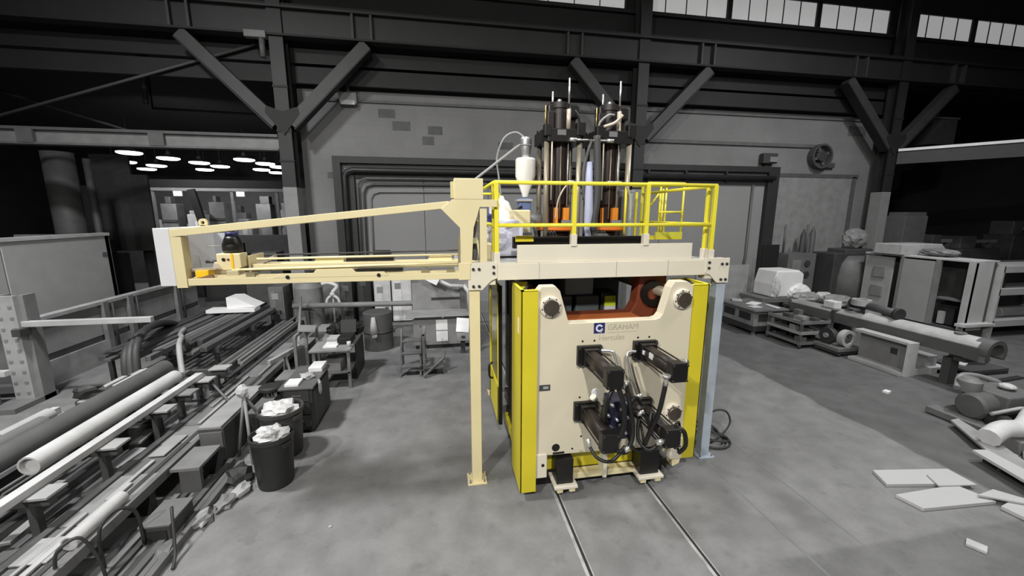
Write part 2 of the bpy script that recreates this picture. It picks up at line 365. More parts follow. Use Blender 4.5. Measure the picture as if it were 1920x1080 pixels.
# ================================================================== CLAMP PRESS (the big cream and yellow machine)
p=thing('clamp_press','large cream press with yellow side covers and four black cylinders on its front plate','machine',(1.82,.6,0))
U_=[(.74,.6),(.74,2.83),(.79,2.895),(.97,2.895),(1.03,2.83),(1.155,2.41),(2.34,2.41),(2.40,2.43),(2.44,2.48),(2.53,2.83),(2.58,2.91),(2.76,2.91),(2.86,2.85),(2.88,.55)]
pl=build('front_platen',MB().prism(U_,'Y',-.5,-.34),PRESS,p,.008)
# lettering and marks, flat on the plate
lp=build('logo_plate',MB().box(1.49,1.64,-.503,-.499,2.26,2.40),NAVY,p)
build('logo_ring',MB().ring((1.565,-.505,2.33),.028,.05,-.002,.002,24,.5,5.9),mat('logo_white',(214,214,226),.5),lp)
build('logo_tail',MB().box(1.572,1.612,-.507,-.503,2.275,2.292).box(1.598,1.612,-.507,-.503,2.275,2.325),MATS['logo_white'],lp)
text('lettering','GRAHAM',.112,(1.675,-.502,2.30),INK,p,.92)
text('lettering','Hercules',.105,(1.56,-.502,2.165),INK,p,.95)
build('letter_rule',MB().box(1.68,2.09,-.502,-.4995,2.262,2.268),INK,p)
b=build('rating_plate',MB().box(.78,.925,-.506,-.499,1.525,1.605),G(58),p); build('plate_print',MB().box(.83,.9,-.508,-.505,1.55,1.585),G(150),b)
# tie bar ends
for x,z,r in ((.905,2.64,.1),(2.70,2.68,.1),(2.69,1.07,.095)):
    n=build('tie_bar_collar',MB().lathe((x,-.5,z),[(r+.035,0),(r+.035,-.035),(r+.02,-.045)],28,'Y'),WHITEC,p)
    build('tie_bar_end',MB().lathe((x,-.5,z),[(r,-.04),(r,-.075),(r-.008,-.082)],28,'Y'),BRONZE,n)
    build('centre_pin',MB().lathe((x,-.5,z),[(.012,-.08),(.012,-.088)],10,'Y'),G(60),n)
    for k in range(8):
        a=k*math.pi/4+.2; build('collar_bolt',MB().lathe((x+(r+.018)*math.cos(a),-.5,z+(r+.018)*math.sin(a)),[(.009,-.03),(.009,-.055)],6,'Y'),G(50),n)
DARKHOLE=mat('dark_hole',14,.9)
build('lifting_hole',MB().lathe((1.02,-.5,.70),[(.055,.0),(.055,-.004)],20,'Y'),DARKHOLE,p)
build('hole_slot',MB().box(.98,1.14,-.504,-.499,.605,.632),DARKHOLE,p)
for x,z in ((1.43-.085,2.165),(1.43+.075,2.165),(2.2-.09,2.175),(2.2+.07,2.175),(1.33,1.395),(1.48,1.4),(1.37,.83),(1.25,.66),(1.75,.68),(2.55,1.55),(2.62,.75)):
    build('threaded_hole',MB().lathe((x,-.5,z),[(.014,.0),(.014,-.003)],12,'Y'),DARKHOLE,p)
for x0,x1,z0,z1 in ((.74,.9,.28,.63),(2.70,2.88,.34,.66)):
    f=build('foot_block',MB().box(x0,x1,-.52,-.3,z0,z1),WHITEC,p,.012)
    build('foot_bolt',MB().lathe(((x0+x1)/2+.02,-.52,z1-.16),[(.022,.0),(.022,-.006)],14,'Y'),DARKHOLE,f)
build('foot_lug',MB().prism([(2.74,.34),(2.88,.34),(2.86,.26),(2.76,.22)],'Y',-.5,-.36),CREAM,p)
# four hydraulic cylinders standing out of the plate
def hyd(cx,cz,lab=None):
    h=build('hydraulic_cylinder',MB().lathe((cx,0,cz),[(.098,-.56),(.098,-1.24)],24,'Y'),DKBR,p)
    build('flange',MB().box(cx-.165,cx+.165,-.565,-.5,cz-.13,cz+.13),BLACK,h,.008)
    build('head_block',MB().box(cx-.1,cx+.1,-.66,-.565,cz-.11,cz+.11),BLACK,h,.006)
    build('end_cap',MB().box(cx-.1,cx+.1,-1.34,-1.21,cz-.115,cz+.115),BLACK,h,.012)
    for sx in (-1,1):
        for sz in (-1,1):
            build('tie_rod',MB().cyl((cx+sx*.083,-1.36,cz+sz*.09),(cx+sx*.083,-.6,cz+sz*.09),.0105,n=8),DKBR,h)
            build('flange_bolt',MB().lathe((cx+sx*.142,-.565,cz+sz*.105),[(.016,0),(.016,-.02)],6,'Y'),G(40),h)
    return h
h1=hyd(1.43,1.985); h2=hyd(2.2,2.01); h3=hyd(1.41,1.215); h4=hyd(2.18,1.20)
build('maker_label',MB().obox((2.108,-.86,2.045),(.012,.09,.07),(0,0.0,0)),G(190),h2); build('maker_label',MB().obox((2.105,-.68,2.03),(.012,.05,.05)),G(200),h2)
# oil pipes, hoses and the valve block
build('oil_pipe',MB().curve([(1.56,-.6,2.06),(1.66,-.62,2.06),(1.71,-.64,2.04),(1.73,-.66,1.96),(1.75,-.7,1.84),(1.72,-.85,1.66)],.02,8),CHROME,p)
build('oil_pipe',MB().curve([(2.04,-.6,2.02),(1.95,-.6,2.02),(1.91,-.62,1.98),(1.92,-.64,1.86),(1.98,-.7,1.62),(2.06,-.74,1.42)],.018,8),CHROME,p)
build('oil_pipe',MB().curve([(1.95,-.66,1.9),(2.0,-.72,1.66),(2.06,-.78,1.46)],.014,8),BRONZE,p)
vb=build('valve_block',MB().box(1.50,1.72,-1.12,-.86,1.12,1.62),mat('dark_navy',(26,27,50),.4),p,.02)
build('valve_spool',MB().cyl((1.61,-1.12,1.52),(1.61,-1.22,1.52),.05),BLACK,vb); build('valve_spool',MB().cyl((1.61,-1.12,1.32),(1.61,-1.2,1.32),.05),BLACK,vb)
build('solenoid',MB().box(1.73,1.80,-1.08,-.94,1.1,1.5),BLACK,vb,.01); build('solenoid',MB().box(1.44,1.5,-1.06,-.94,1.2,1.5),BLACK,vb,.01)
for k,(x,y,z) in enumerate(((1.5,-1.13,1.58),(1.47,-1.1,1.44),(1.5,-1.12,1.3),(1.56,-1.13,1.2),(1.68,-1.13,1.22),(1.69,-1.14,1.42),(1.66,-1.13,1.6),(1.56,-1.14,1.4))):
    build('pipe_fitting',MB().cyl((x,y+.02,z),(x,y-.03,z),.02,.016,8),CHROME,vb)
build('gauge',MB().lathe((1.40,-.84,1.62),[(.05,.0),(.05,-.03)],18,'Y'),G(200),vb)
HO=[([(1.43,-1.28,1.87),(1.36,-1.3,1.72),(1.38,-1.22,1.5),(1.46,-1.1,1.36),(1.52,-1.05,1.3)],.024),
    ([(1.49,-1.28,1.87),(1.55,-1.32,1.66),(1.56,-1.32,1.4),(1.5,-1.3,1.22)],.03),
    ([(1.62,-1.2,1.87),(1.66,-1.26,1.6),(1.70,-1.28,1.3),(1.62,-1.32,1.1),(1.5,-1.34,1.12)],.028),
    ([(2.06,-1.30,1.94),(2.03,-1.3,1.72),(2.0,-1.28,1.5),(1.96,-1.22,1.28),(1.93,-1.16,1.06)],.027),
    ([(1.72,-1.05,1.2),(1.80,-1.15,1.0),(1.92,-1.15,.98),(1.98,-1.0,1.1),(1.96,-.9,1.3)],.016),
    ([(1.74,-1.0,1.4),(1.86,-1.1,1.44),(1.96,-1.1,1.36),(2.04,-1.12,1.16)],.022),
    ([(1.78,-1.0,1.5),(1.9,-.95,1.55),(2.02,-.9,1.4)],.024),
    ([(2.26,-1.2,1.28),(2.36,-1.26,1.24),(2.40,-1.26,1.05),(2.36,-1.2,.92)],.026),
    ([(2.2,-1.28,1.3),(2.31,-1.22,1.34),(2.35,-1.2,1.16),(2.30,-1.2,.98)],.016),
    ([(1.27,-1.0,1.05),(1.3,-1.18,.98),(1.38,-1.3,.98),(1.46,-1.36,1.05),(1.6,-1.3,1.15)],.02),
    ([(1.92,-1.0,1.3),(1.87,-1.1,1.1),(1.96,-1.2,1.0),(2.1,-1.2,1.08)],.022),
    ([(2.08,-1.0,1.38),(2.02,-1.1,1.2),(2.1,-1.26,1.1)],.026)]
for k,(pt,r) in enumerate(HO): build('hydraulic_hose',MB().curve(pt,r,8),RUBBER if k%4 else BLACK,p)
FIT=mat('bright_fitting',(222,220,212),.25,.8,.05)
for a,b_,r in (((2.06,-1.30,1.99),(2.05,-1.3,1.86),.032),((2.05,-1.31,1.965),(2.05,-1.31,1.99),.05),((1.62,-1.2,1.9),(1.62,-1.2,1.8),.03),((2.32,-1.26,2.1),(2.26,-1.28,2.12),.04),((1.27,-1.0,1.1),(1.275,-1.05,1.02),.03),((1.58,-1.33,1.12),(1.64,-1.33,1.14),.032),((2.02,-1.25,1.12),(2.1,-1.28,1.15),.035),((1.84,-1.1,1.42),(1.92,-1.1,1.45),.028),((1.38,-.9,1.55),(1.34,-.92,1.6),.04),((1.98,-.78,1.47),(2.06,-.78,1.5),.03),((1.9,-1.0,1.4),(1.99,-1.08,1.3),.016)):
    build('hose_fitting',MB().cyl(a,b_,r,n=10),FIT,p)
build('pump_motor',MB().lathe((1.98,0,1.36),[(.06,-.55),(.085,-.56),(.085,-.92),(.05,-.95)],18,'Y'),DKBR,p)
# side covers of folded yellow sheet, open at the top
def cover(x0,x1,yf,z0,z1,outer):
    c=build('side_cover',MB().box(x0,x1,yf,yf+.02,z0,z1).box(outer,outer+.02,yf,.1,z0,z1).box(x0,x1,.08,.1,z0,z1),YEL,p,.004)
    build('cover_lip',MB().box(x0,x1,yf,yf+.04,z1-.01,z1+.008).box(outer,outer+.035,yf,.1,z1-.01,z1+.008),YELR,c)
    return c
c1=cover(.525,.738,-.56,.12,2.86,.525); c2=cover(2.885,3.125,-.46,.3,2.85,3.105)
build('warning_sticker',MB().box(.521,.525,-.42,-.34,2.28,2.48),mat('sticker_pink',(228,206,186),.5),c1)
build('cover_brace',MB().cyl((.6,-.4,2.84),(.7,-.1,2.84),.02),BLACK,c1)
build('cover_brace',MB().cyl((2.95,-.35,2.84),(3.05,-.05,2.84),.02),BLACK,c2)
# moving platen, moulds and added dark fill behind the front plate
rp=build('moving_platen',MB().prism([(.8,.5),(.8,2.75),(1.05,2.75),(1.2,2.36),(2.3,2.36),(2.38,2.5),(2.42,2.9),(2.84,2.9),(2.84,.5)],'Y',.12,.34),RUST,p,.01)
build('bushing',MB().ring((2.62,.11,2.64),.1,.19,-.05,.02,24),BLACK,rp); build('bushing',MB().ring((.92,.11,2.6),.1,.15,-.05,.02,24),BLACK,rp)
build('platen_edge',MB().box(1.2,2.3,-.2,.12,2.30,2.36),mat('orange_brown',(164,90,46),.5),rp)
for x,z in ((.905,2.64),(2.70,2.68),(2.69,1.07),(.905,1.07)): build('tie_bar',MB().cyl((x,-.34,z),(x,2.7,z),.075,n=16),RODM,p)
md=build('mould_block',MB().box(1.12,1.6,.7,1.15,2.0,2.5),DKGREEN,p,.02)
build('nozzle',MB().cyl((2.3,1.0,3.05),(2.3,1.0,2.72),.06),G(44),p); build('nozzle',MB().cyl((1.56,1.3,3.05),(1.56,1.3,2.75),.08),G(70),p)
build('mould_block',MB().box(1.66,2.05,.7,1.15,2.0,2.5),DKGREEN,p,.02); build('mould_block',MB().box(2.08,2.36,.7,1.1,2.0,2.55),mat('dark_tool_steel',(44,46,46),.4),p,.02)
build('cooling_block',MB().box(1.5,1.98,.78,1.1,2.5,2.8),TEAL,p,.03)
build('yellow_tag',MB().box(2.12,2.3,.64,.68,2.34,2.5),mat('lime_paint',(176,190,40),.5),p); build('mould_label',MB().box(2.12,2.3,.64,.68,2.2,2.34),G(185),p)
build('rear_platen',MB().prism([(.8,.4),(.8,2.85),(2.84,2.85),(2.84,.4)],'Y',2.2,2.4),DKBR,p,.01)
build('dark_backing_block',MB().box(.85,2.8,1.6,2.15,1.9,2.98),BLACK,p,.02)  # added black backing, closes a see-through gap so the opening reads as shade
build('dark_interior_block',MB().box(.8,2.8,.4,2.15,.45,1.9),DKBR,p,.02)  # added blocker, its dark colour keeps the press interior in shade
build('door_gap_shade',MB().box(.62,.7,.1,.95,.45,2.75),DKBR,p)  # added dark sheet standing in for shade between cover and rear door
dr=build('rear_guard_door',MB().box(.45,.5,.98,2.1,.28,.95).box(.45,.5,.98,1.05,.28,2.66).box(.45,.5,2.0,2.1,.28,2.66).box(.45,.5,.98,2.1,2.55,2.66),YEL,p,.005)
build('door_window',MB().box(.465,.48,1.05,2.0,.95,2.55),mat('tinted_guard',(120,112,40),.2,0,.1),dr)
build('door_edge_seal',MB().box(.46,.52,.955,.98,.28,2.66),BLACK,dr); build('door_handle',MB().curve([(.44,1.6,1.15),(.38,1.58,1.1),(.38,1.58,.9),(.44,1.6,.85)],.02),BLACK,dr)
# bed, foot rollers
bd=build('machine_bed',MB().box(.95,2.65,-.3,2.6,.24,.5),YEL,p,.01)
build('bed_sill',MB().box(.58,.72,.1,1.1,.30,.42),YEL,bd)
build('front_bar',MB().box(1.1,2.5,-.44,-.3,.15,.235),CREAM,p,.008); build('bar_rib',MB().box(1.72,1.775,-.48,-.3,.15,.52),WHITEC,p,.004)
for x0,x1 in ((1.02,1.25),(2.22,2.5)):
    r=build('jacking_pedestal',MB().box(x0,x1,-.58,-.32,.2,.56),BLACK,p,.01)
    build('pedestal_plate',MB().box(x0-.04,x1+.05,-.64,-.3,.16,.2),WHITEC,r,.005)
    for a in (x0+.0,x1-.06): build('pad',MB().box(a,a+.08,-.62,-.54,.1,.16),CREAM,r,.004)
    build('wheel',MB().lathe(((x0+x1)/2,0,.1),[(.1,-.5),(.1,-.4)],20,'Y'),BLACK,r)
    build('wheel',MB().lathe(((x0+x1)/2,0,.1),[(.1,2.0),(.1,2.1)],20,'Y'),BLACK,r)
build('under_shade_pan',MB().box(.8,2.72,-.3,2.5,.03,.24),BLACK,p)  # black pan brought forward to stand in for the shadow under the press

# ================================================================== PLATFORM over the press
t=thing('platform','cream steel platform on posts over the press with a yellow guard rail','platform',(1.8,1.4,0))
def post(x,y,m,front=True):
    q=build('post',MB().box(x-.07,x+.07,y-.07,y+.07,.02,2.9),m,t,.006)
    build('foot_plate',MB().box(x-.135,x+.135,y-.135,y+.135,0,.02),m,q,.003)
    for sx in (-1,1):
        for sy in (-1,1): build('anchor_bolt',MB().cyl((x+sx*.1,y+sy*.1,.02),(x+sx*.1,y+sy*.1,.07),.011,n=6),G(120),q)
    return q
post(0,0,CREAM); post(3.6,0,mat('shaded_cream_post',(160,169,180),.45)); post(.62,2.8,CREAM); post(3.0,2.8,CREAM)  # right post is cream, its shade is put into the blue-grey colour
build('front_beam',MB().box(.3,3.4,-.09,.07,2.92,3.14),WHITEC,t,.006)
for x in (.86,1.95,2.72): build('weld_seam',MB().box(x-.003,x+.003,-.093,-.085,2.92,3.14),G(150),t)
build('side_beam',MB().box(-.02,.1,.0,2.9,2.92,3.1),CREAM,t); build('side_beam',MB().box(3.52,3.64,.0,2.9,2.92,3.1),CREAM,t); build('rear_beam',MB().box(-.02,3.64,2.8,2.92,2.92,3.1),CREAM,t)
build('deck_plate',MB().box(.1,3.55,.07,2.8,3.08,3.12),G(150),t)
for sgn,x in ((1,0),(-1,3.6)):
    br=build('gusset_bracket',MB().prism([(x-sgn*.08,2.8),(x-sgn*.08,3.16),(x+sgn*.3,3.16),(x+sgn*.3,2.95),(x+sgn*.22,2.92),(x+sgn*.1,2.8)],'Y',-.1,-.07),WHITEC,t,.003)
    build('bracket_body',MB().box(min(x-sgn*.07,x+sgn*.28),max(x-sgn*.07,x+sgn*.28),-.07,.08,2.86,3.15),WHITEC,br,.003)
    for bx,bz in ((-.015,3.075),(.06,3.075),(-.015,2.85),(.06,2.85),(.25,3.1),(.25,3.02)):
        build('bracket_bolt',MB().lathe((x+sgn*bx if sgn>0 else x-.0+(-bx if bx>.2 else bx-.03),-.1,bz),[(.019,0),(.019,-.02)],8,'Y'),G(42),br)
build('toe_board',MB().box(.57,3.1,-.05,-.01,3.14,3.375),WHITEC,t,.006)
build('black_sill',MB().box(.58,2.6,.3,.4,3.3,3.46),BLACK,t)
build('yellow_kicker',MB().box(.6,.85,.22,.26,3.40,3.48),YEL,t)
def rpost(x,y,z0,z1=4.17,w=.028,sock=True):
    q=build('guardrail_post',MB().box(x-w,x+w,y-w,y+w,z0,z1),YELR,t,.005)
    if sock: build('post_socket',MB().box(x-w-.012,x+w+.012,y-w-.012,y+w+.012,z0-.02,z0+.14),WHITEC,q,.004)
rpost(.3,-.03,3.14); rpost(1.34,-.03,3.37); rpost(2.38,-.03,3.37); rpost(3.4,-.03,3.14)
rpost(.28,.14,3.14,4.15,.02); rpost(3.42,.14,3.14,4.15,.026)
def rail(n,a,b_,r=.026): build(n,MB().tube([a,b_],r,10),YELR,t)
rail('top_rail',(.28,-.03,4.17),(3.42,-.03,4.17)); rail('mid_rail',(.3,-.03,3.63),(3.4,-.03,3.63))
rail('top_rail',(.28,0,4.17),(.28,2.9,4.17)); rail('mid_rail',(.28,.1,3.63),(.28,2.9,3.63))
rail('top_rail',(3.42,0,4.17),(3.5,2.25,4.17)); rail('mid_rail',(3.42,0,3.63),(3.5,2.25,3.63))
rail('top_rail',(.28,2.9,4.17),(.78,2.9,4.17)); rail('mid_rail',(.28,2.9,3.63),(.78,2.9,3.63)); rpost(.78,2.9,3.12,4.17,.02,False)
rpost(3.5,2.25,3.12,4.3,.022,False); rpost(3.4,2.3,3.12,4.2,.022,False)
# ladder landing cage at the rear right
lc=build('ladder_landing',MB().box(3.45,4.22,1.95,2.6,3.30,3.34),YEL,t)
build('kick_plate',MB().box(3.66,4.22,1.95,1.98,3.34,3.44),mat('olive_yellow',(190,186,60),.5),lc)
for a,b_ in (((3.45,1.97,4.36),(4.22,1.97,4.36)),((3.45,1.97,4.32),(4.22,1.97,4.32)),((3.7,1.97,3.82),(4.2,1.97,3.82)),((4.2,1.97,3.34),(4.2,1.97,4.36)),((3.72,1.97,3.34),(3.72,1.97,4.3)),((3.77,1.97,3.34),(3.77,1.97,4.25)),((3.46,1.97,3.1),(3.46,1.97,4.36)),((4.2,1.97,4.34),(4.2,2.58,4.34)),((4.2,2.58,3.34),(4.2,2.58,4.34)),((3.55,2.0,3.95),(3.72,1.98,4.2)),((3.45,2.58,4.34),(4.2,2.58,4.34))):
    build('cage_bar',MB().tube([a,b_],.02,8),YELR,lc)

# ================================================================== ACCUMULATOR HEADS on the platform
GOLD=mat('brass_rod',(176,160,104),.35,.7,.1); TAN=mat('tan_sleeve',(190,178,160),.4,.2)
def head(cx,cy,lab,left):
    t=thing('extrusion_head',lab,'extrusion head',(cx,cy,3.12),'extrusion heads')
    build('base_plate',MB().box(cx-.36,cx+.36,cy-.3,cy+.3,3.12,3.34),BLACK,t,.01)
    build('heater_flange',MB().lathe((cx,cy,3.5),[(.33,0),(.36,.02),(.36,.08),(.33,.1)],28),ORANGE,t)
    build('lower_body',MB().lathe((cx,cy,3.34),[(.2,0),(.2,.18)],20),DKBR,t)
    for k,(dx,w) in enumerate(((-.12,.06),(.03,.1)) if left else ((-.16,.03),(.03,.1))):
        build('heater_block',MB().box(cx+dx,cx+dx+w,cy-.26,cy-.16,3.6,3.88),mat('orange_block',(226,140,40),.5),t,.01)
    build('terminal_block',MB().box(cx-.02,cx+.16,cy-.34,cy-.3,3.6,3.68),G(120),t)
    build('melt_cylinder',MB().lathe((cx,cy,3.6),[(.15,0),(.15,.3),(.19,.34),(.19,1.3)],26),mat('dark_heater_band',(40,28,26),.4,.2,.15),t)
    for k in range(5):
        a=3.5+k*.55; build('heater_cable',MB().tube([(cx+.2*math.cos(a),cy+.2*math.sin(a),3.7),(cx+.2*math.cos(a),cy+.2*math.sin(a),4.9)],.012,6),DKBR if k%2 else RODM,t)
    for sx in (-1,1):
        for sy in (-1,1):
            r=build('column_rod',MB().cyl((cx+sx*.27,cy+sy*.24,3.34),(cx+sx*.27,cy+sy*.24,4.92),.043,n=14),RODM if sx<0 else mat('tie_rod_grey',(172,164,146),.4,.4),t)
            build('rod_nut',MB().lathe((cx+sx*.27,cy+sy*.24,5.1),[(.05,0),(.05,.06)],6),CHROME if sy<0 else BLACK,r)
    build('crosshead',MB().prism([(cx-.35,cy-.2),(cx-.27,cy-.32),(cx+.27,cy-.32),(cx+.35,cy-.2),(cx+.35,cy+.3),(cx-.35,cy+.3)],'Z',4.9,5.1),BLACK,t,.012)
    build('crosshead_sight',MB().box(cx-.12,cx+.02,cy-.325,cy-.3,5.0,5.08),G(110),t)
    build('shot_cylinder',MB().lathe((cx,cy,5.1),[(.15,0),(.15,.34),(.17,.35),(.17,.44)],22),DKBR,t)
    build('yoke',MB().box(cx-.22,cx+.26,cy-.1,cy+.12,5.36,5.52),BLACK,t,.03)
    build('valve_body',MB().box(cx-.24,cx-.12,cy-.14,cy+.05,5.12,5.4),DKBR,t,.02); build('valve_body',MB().box(cx+.14,cx+.27,cy-.05,cy+.1,5.1,5.32),DKBR,t,.02)
    build('side_block',MB().box(cx-.33,cx-.22,cy-.34,cy-.2,4.98,5.16),BLACK,t,.01); build('side_block',MB().box(cx+.2,cx+.34,cy-.34,cy-.2,5.0,5.2),BLACK,t,.01); build('push_rod',MB().cyl((cx-.2,cy-.3,4.0),(cx-.2,cy-.3,4.92),.014,n=8),TAN,t); build('push_rod',MB().cyl((cx+.08,cy-.26,3.9),(cx+.08,cy-.26,4.92),.012,n=8),CHROME,t)
    build('yoke',MB().box(cx+.12,cx+.3,cy-.12,cy+.12,5.3,5.52),BLACK,t,.03)
    build('sleeve',MB().cyl((cx+.1,cy-.18,5.1),(cx+.1,cy-.18,5.42),.036,n=12),TAN,t)
    build('sensor_rod',MB().cyl((cx+.1,cy-.18,5.5),(cx+.1,cy-.18,5.88),.017,n=8),CHROME,t)
    build('sensor_rod',MB().cyl((cx-.12,cy,5.46),(cx-.12,cy,5.72),.017,n=8),CHROME,t)
    build('adjuster_knob',MB().lathe((cx-.02,cy-.05,5.5),[(.028,0),(.028,.05),(.036,.055),(.036,.09)],12),CHROME,t)
    build('sight_tube',MB().cyl((cx-.26,cy-.1,5.1),(cx-.26,cy-.1,5.48),.014,n=8),GOLD,t)
    for z,a,b_ in ((4.93,.12,.4),(4.28,.1,.42)):
        s=1 if left else -1
        q=build('manifold_pipe',MB().cyl((cx+s*a,cy-.36,z),(cx+s*b_,cy-.36,z),.016,n=8),CHROME,t)
        build('pipe_end',MB().cyl((cx+s*a-.05,cy-.36,z),(cx+s*a+.06,cy-.36,z),.03,n=10),CHROME,q)
    build('flex_hose',MB().curve([(cx+.3,cy-.2,5.1),(cx+.24,cy-.24,5.32),(cx+.2,cy-.2,5.4)] if left else [(cx-.28,cy-.2,5.0),(cx-.26,cy-.26,5.22),(cx-.12,cy-.26,5.34),(cx,cy-.2,5.36)],.018),RUBBER if left else G(150),t)
    build('flex_hose',MB().curve([(cx+.12,cy-.36,4.28),(cx,cy-.4,4.2),(cx-.1,cy-.38,4.0),(cx-.14,cy-.36,3.7)] if left else [(cx-.1,cy-.36,4.28),(cx+.1,cy-.4,4.28),(cx+.26,cy-.38,4.1),(cx+.3,cy-.36,3.65)],.014),TAN,t)
    if not left:
        build('cable_sheath',MB().curve([(cx-.2,cy-.25,5.16),(cx-.02,cy-.3,5.22),(cx+.1,cy-.3,5.34)],.026),TAN,t)
        build('cable_sheath',MB().curve([(cx-.02,cy-.3,5.22),(cx+.05,cy-.3,5.22),(cx+.07,cy-.3,5.08)],.016),TAN,t)
        build('limit_rod',MB().cyl((cx+.2,cy-.36,3.45),(cx+.2,cy-.36,4.22),.02,n=8),YELR,t)
    for k in range(3): build('wire_loop',MB().curve([(cx-.28+.05*k,cy-.34,3.34),(cx-.26+.05*k,cy-.37,3.5),(cx-.2+.05*k,cy-.36,3.4)],.01),G(70),t)
    return t
head(1.56,1.5,'dark left-hand head tower on the platform, beside the white hopper',True)
head(2.42,1.5,'dark right-hand head tower on the platform, with a tan cable sheath on top',False)
t=thing('cooling_hose','bluish sleeved hose hanging between the two dark head towers','hose',(2.0,1.12,3.3))
build('sleeve',MB().tube([(1.99,1.2,4.6),(1.98,1.15,4.2),(1.98,1.12,3.8),(1.95,1.1,3.55),(1.97,1.1,3.3)],[.05,.065,.075,.05,.03],12),mat('dull_lilac_sleeve',(164,168,190),.6,0,.06),t)
build('cable_bundle',MB().curve([(2.08,1.15,5.0),(2.1,1.12,4.5),(2.1,1.1,4.0),(2.06,1.1,3.6),(2.12,1.1,3.34)],.06,10),G(58),t)
build('cable_bundle',MB().curve([(2.02,1.2,4.95),(1.9,1.2,4.5),(1.92,1.2,4.0)],.03,8),G(84),t)
t=thing('oil_filter','dark oil canister standing at the foot of the two head towers','canister',(2.0,.75,3.12))
build('canister_body',MB().lathe((2.05,.75,3.12),[(.14,0),(.15,.05),(.15,.3),(.1,.36)],20),G(46),t); build('drain_tap',MB().lathe((1.9,.65,3.3),[(.04,0),(.05,.06),(.03,.1)],10),CHROME,t)
t=thing('control_cabinet','slim blue-grey cabinet behind the right-hand head tower','cabinet',(3.1,2.1,3.12))
build('cabinet_body',MB().box(2.86,3.2,1.95,2.35,3.12,4.22),G(124),t,.02); build('cabinet_door',MB().box(3.02,3.14,1.93,1.95,3.2,4.15),mat('blue_grey_panel',(150,164,172),.4),t,.01)
build('cable_duct',MB().box(2.9,2.98,1.92,1.95,3.2,4.1),G(92),t)

# hopper with vacuum loader and the extruder under it
t=thing('material_hopper','white cone hopper with a chrome vacuum loader beside the left head tower','hopper',(.98,1.6,3.95))
hc=(1.02,1.6)
build('hopper_body',MB().lathe((*hc,4.06),[(.05,0),(.06,.05),(.17,.34),(.17,.60),(.15,.63)],24),WHITE,t)
build('loader',MB().lathe((*hc,4.69),[(.06,0),(.07,.02),(.09,.12),(.1,.2),(.1,.3),(.085,.33),(.02,.345)],22),CHROME,t)
build('loader_band',MB().lathe((*hc,4.88),[(.105,0),(.105,.02)],22),G(120),t)
build('throat',MB().box(.9,1.1,1.5,1.7,3.82,4.04),BLUE,t,.02); build('throat_clamp',MB().box(.86,1.12,1.46,1.72,3.98,4.02),G(150),t,.01)
build('slide_handle',MB().cyl((.93,1.45,3.9),(.74,1.4,3.78),.02),BLACK,t)
build('feed_tube',MB().tube([(.93,1.6,4.9),(.86,1.6,4.86),(.2,1.75,4.36),(.05,1.8,4.2)],.022),G(150),t)
build('vacuum_hose',MB().curve([(1.0,1.6,5.02),(.85,1.62,5.1),(.66,1.64,5.0),(.55,1.68,4.7),(.58,1.7,4.4),(.62,1.7,4.1)],.016),G(150),t)
t=thing('extruder','white shrouded extruder with cream gearbox at the left end of the platform','extruder',(.6,1.4,3.12))
build('gearbox',MB().box(.72,.98,1.0,1.5,3.35,3.84),CREAM,t,.02)
build('motor_dome',MB().lathe((.6,1.5,3.55),[(.17,0),(.17,.3),(.12,.42),(.05,.46),(.03,.52)],22),WHITE,t)
build('motor_terminal',MB().box(.38,.52,1.3,1.5,3.7,3.98),LILAC,t,.02)
build('film_shroud',MB().prism([(.3,3.14),(.82,3.14),(.82,3.62),(.72,3.7),(.36,3.62),(.2,3.5)],'Y',.75,1.3),LILAC,t,.04)
build('film_shroud',MB().blob((.48,.85,3.42),(.24,.16,.24),.12,3,4),LILAC,t)
build('lifting_strap',MB().curve([(.34,.72,3.64),(.5,.68,3.6),(.68,.7,3.63),(.8,.72,3.62)],.012),G(40),t)
build('barrel_guard',MB().lathe((0,1.6,3.68),[(.11,.98),(.11,1.3)],18,'X'),G(130),t)
build('support_foot',MB().box(.82,.94,.7,1.3,3.14,3.5),G(66),t); build('conduit',MB().curve([(.9,1.2,3.7),(1.05,1.1,3.6),(1.1,1.1,3.4),(1.15,1.15,3.2)],.03),G(90),t)
build('navy_motor',MB().lathe((.32,1.2,3.5),[(.1,0),(.1,.25),(.06,.28)],16),NAVY,t); build('shroud_skirt',MB().box(.1,.32,.5,1.2,3.12,3.36),CREAM,t,.02)

# ================================================================== TAKE-OUT BOOM, cantilevered to the left of the platform
t=thing('takeout_boom','long cream cantilever boom with a sloping top bar reaching left from the platform','boom',(-.02,0,3.14))
Z=lambda x: 3.595+(x+3.4)*(.335/3.1)             # top line of the sloping bar
build('left_upright',MB().box(-3.4,-3.29,-.099,.04,2.93,3.512),CREAM,t,.004)
build('sloping_bar',MB().prism([(-3.4,Z(-3.4)),(-.3,Z(-.3)),(-.3,Z(-.3)-.085),(-3.4,Z(-3.4)-.085)],'Y',-.1,.06),CREAM,t,.005)
e=build('end_cover',MB().box(-3.56,-3.4,-.1,.8,2.955,3.61),mat('pale_end_cover',(206,206,208),.5,0,.04),t,.006)
build('inner_panel',MB().box(-3.4,-3.18,.78,.8,2.98,3.52),mat('grey_inner_panel',(170,172,178),.5,0,.04),t)
build('panel_edge',MB().box(-3.3,-2.95,.4,.42,3.36,3.375),WHITE,t)
build('lifting_eye',MB().ring((-3.07,0,Z(-3.07)+.04),.02,.045,-.06,-.03,20).box(-3.11,-3.03,-.06,-.03,Z(-3.07)-.01,Z(-3.07)+.012),CREAM,t)
build('head_gusset',MB().prism([(-.4,3.835),(-.26,3.95),(.3,3.95),(.3,3.86),(.08,3.86),(.0,3.6),(-.03,3.14),(-.17,3.0),(-.17,3.6)],'Y',-.106,-.06),CREAM,t,.003)
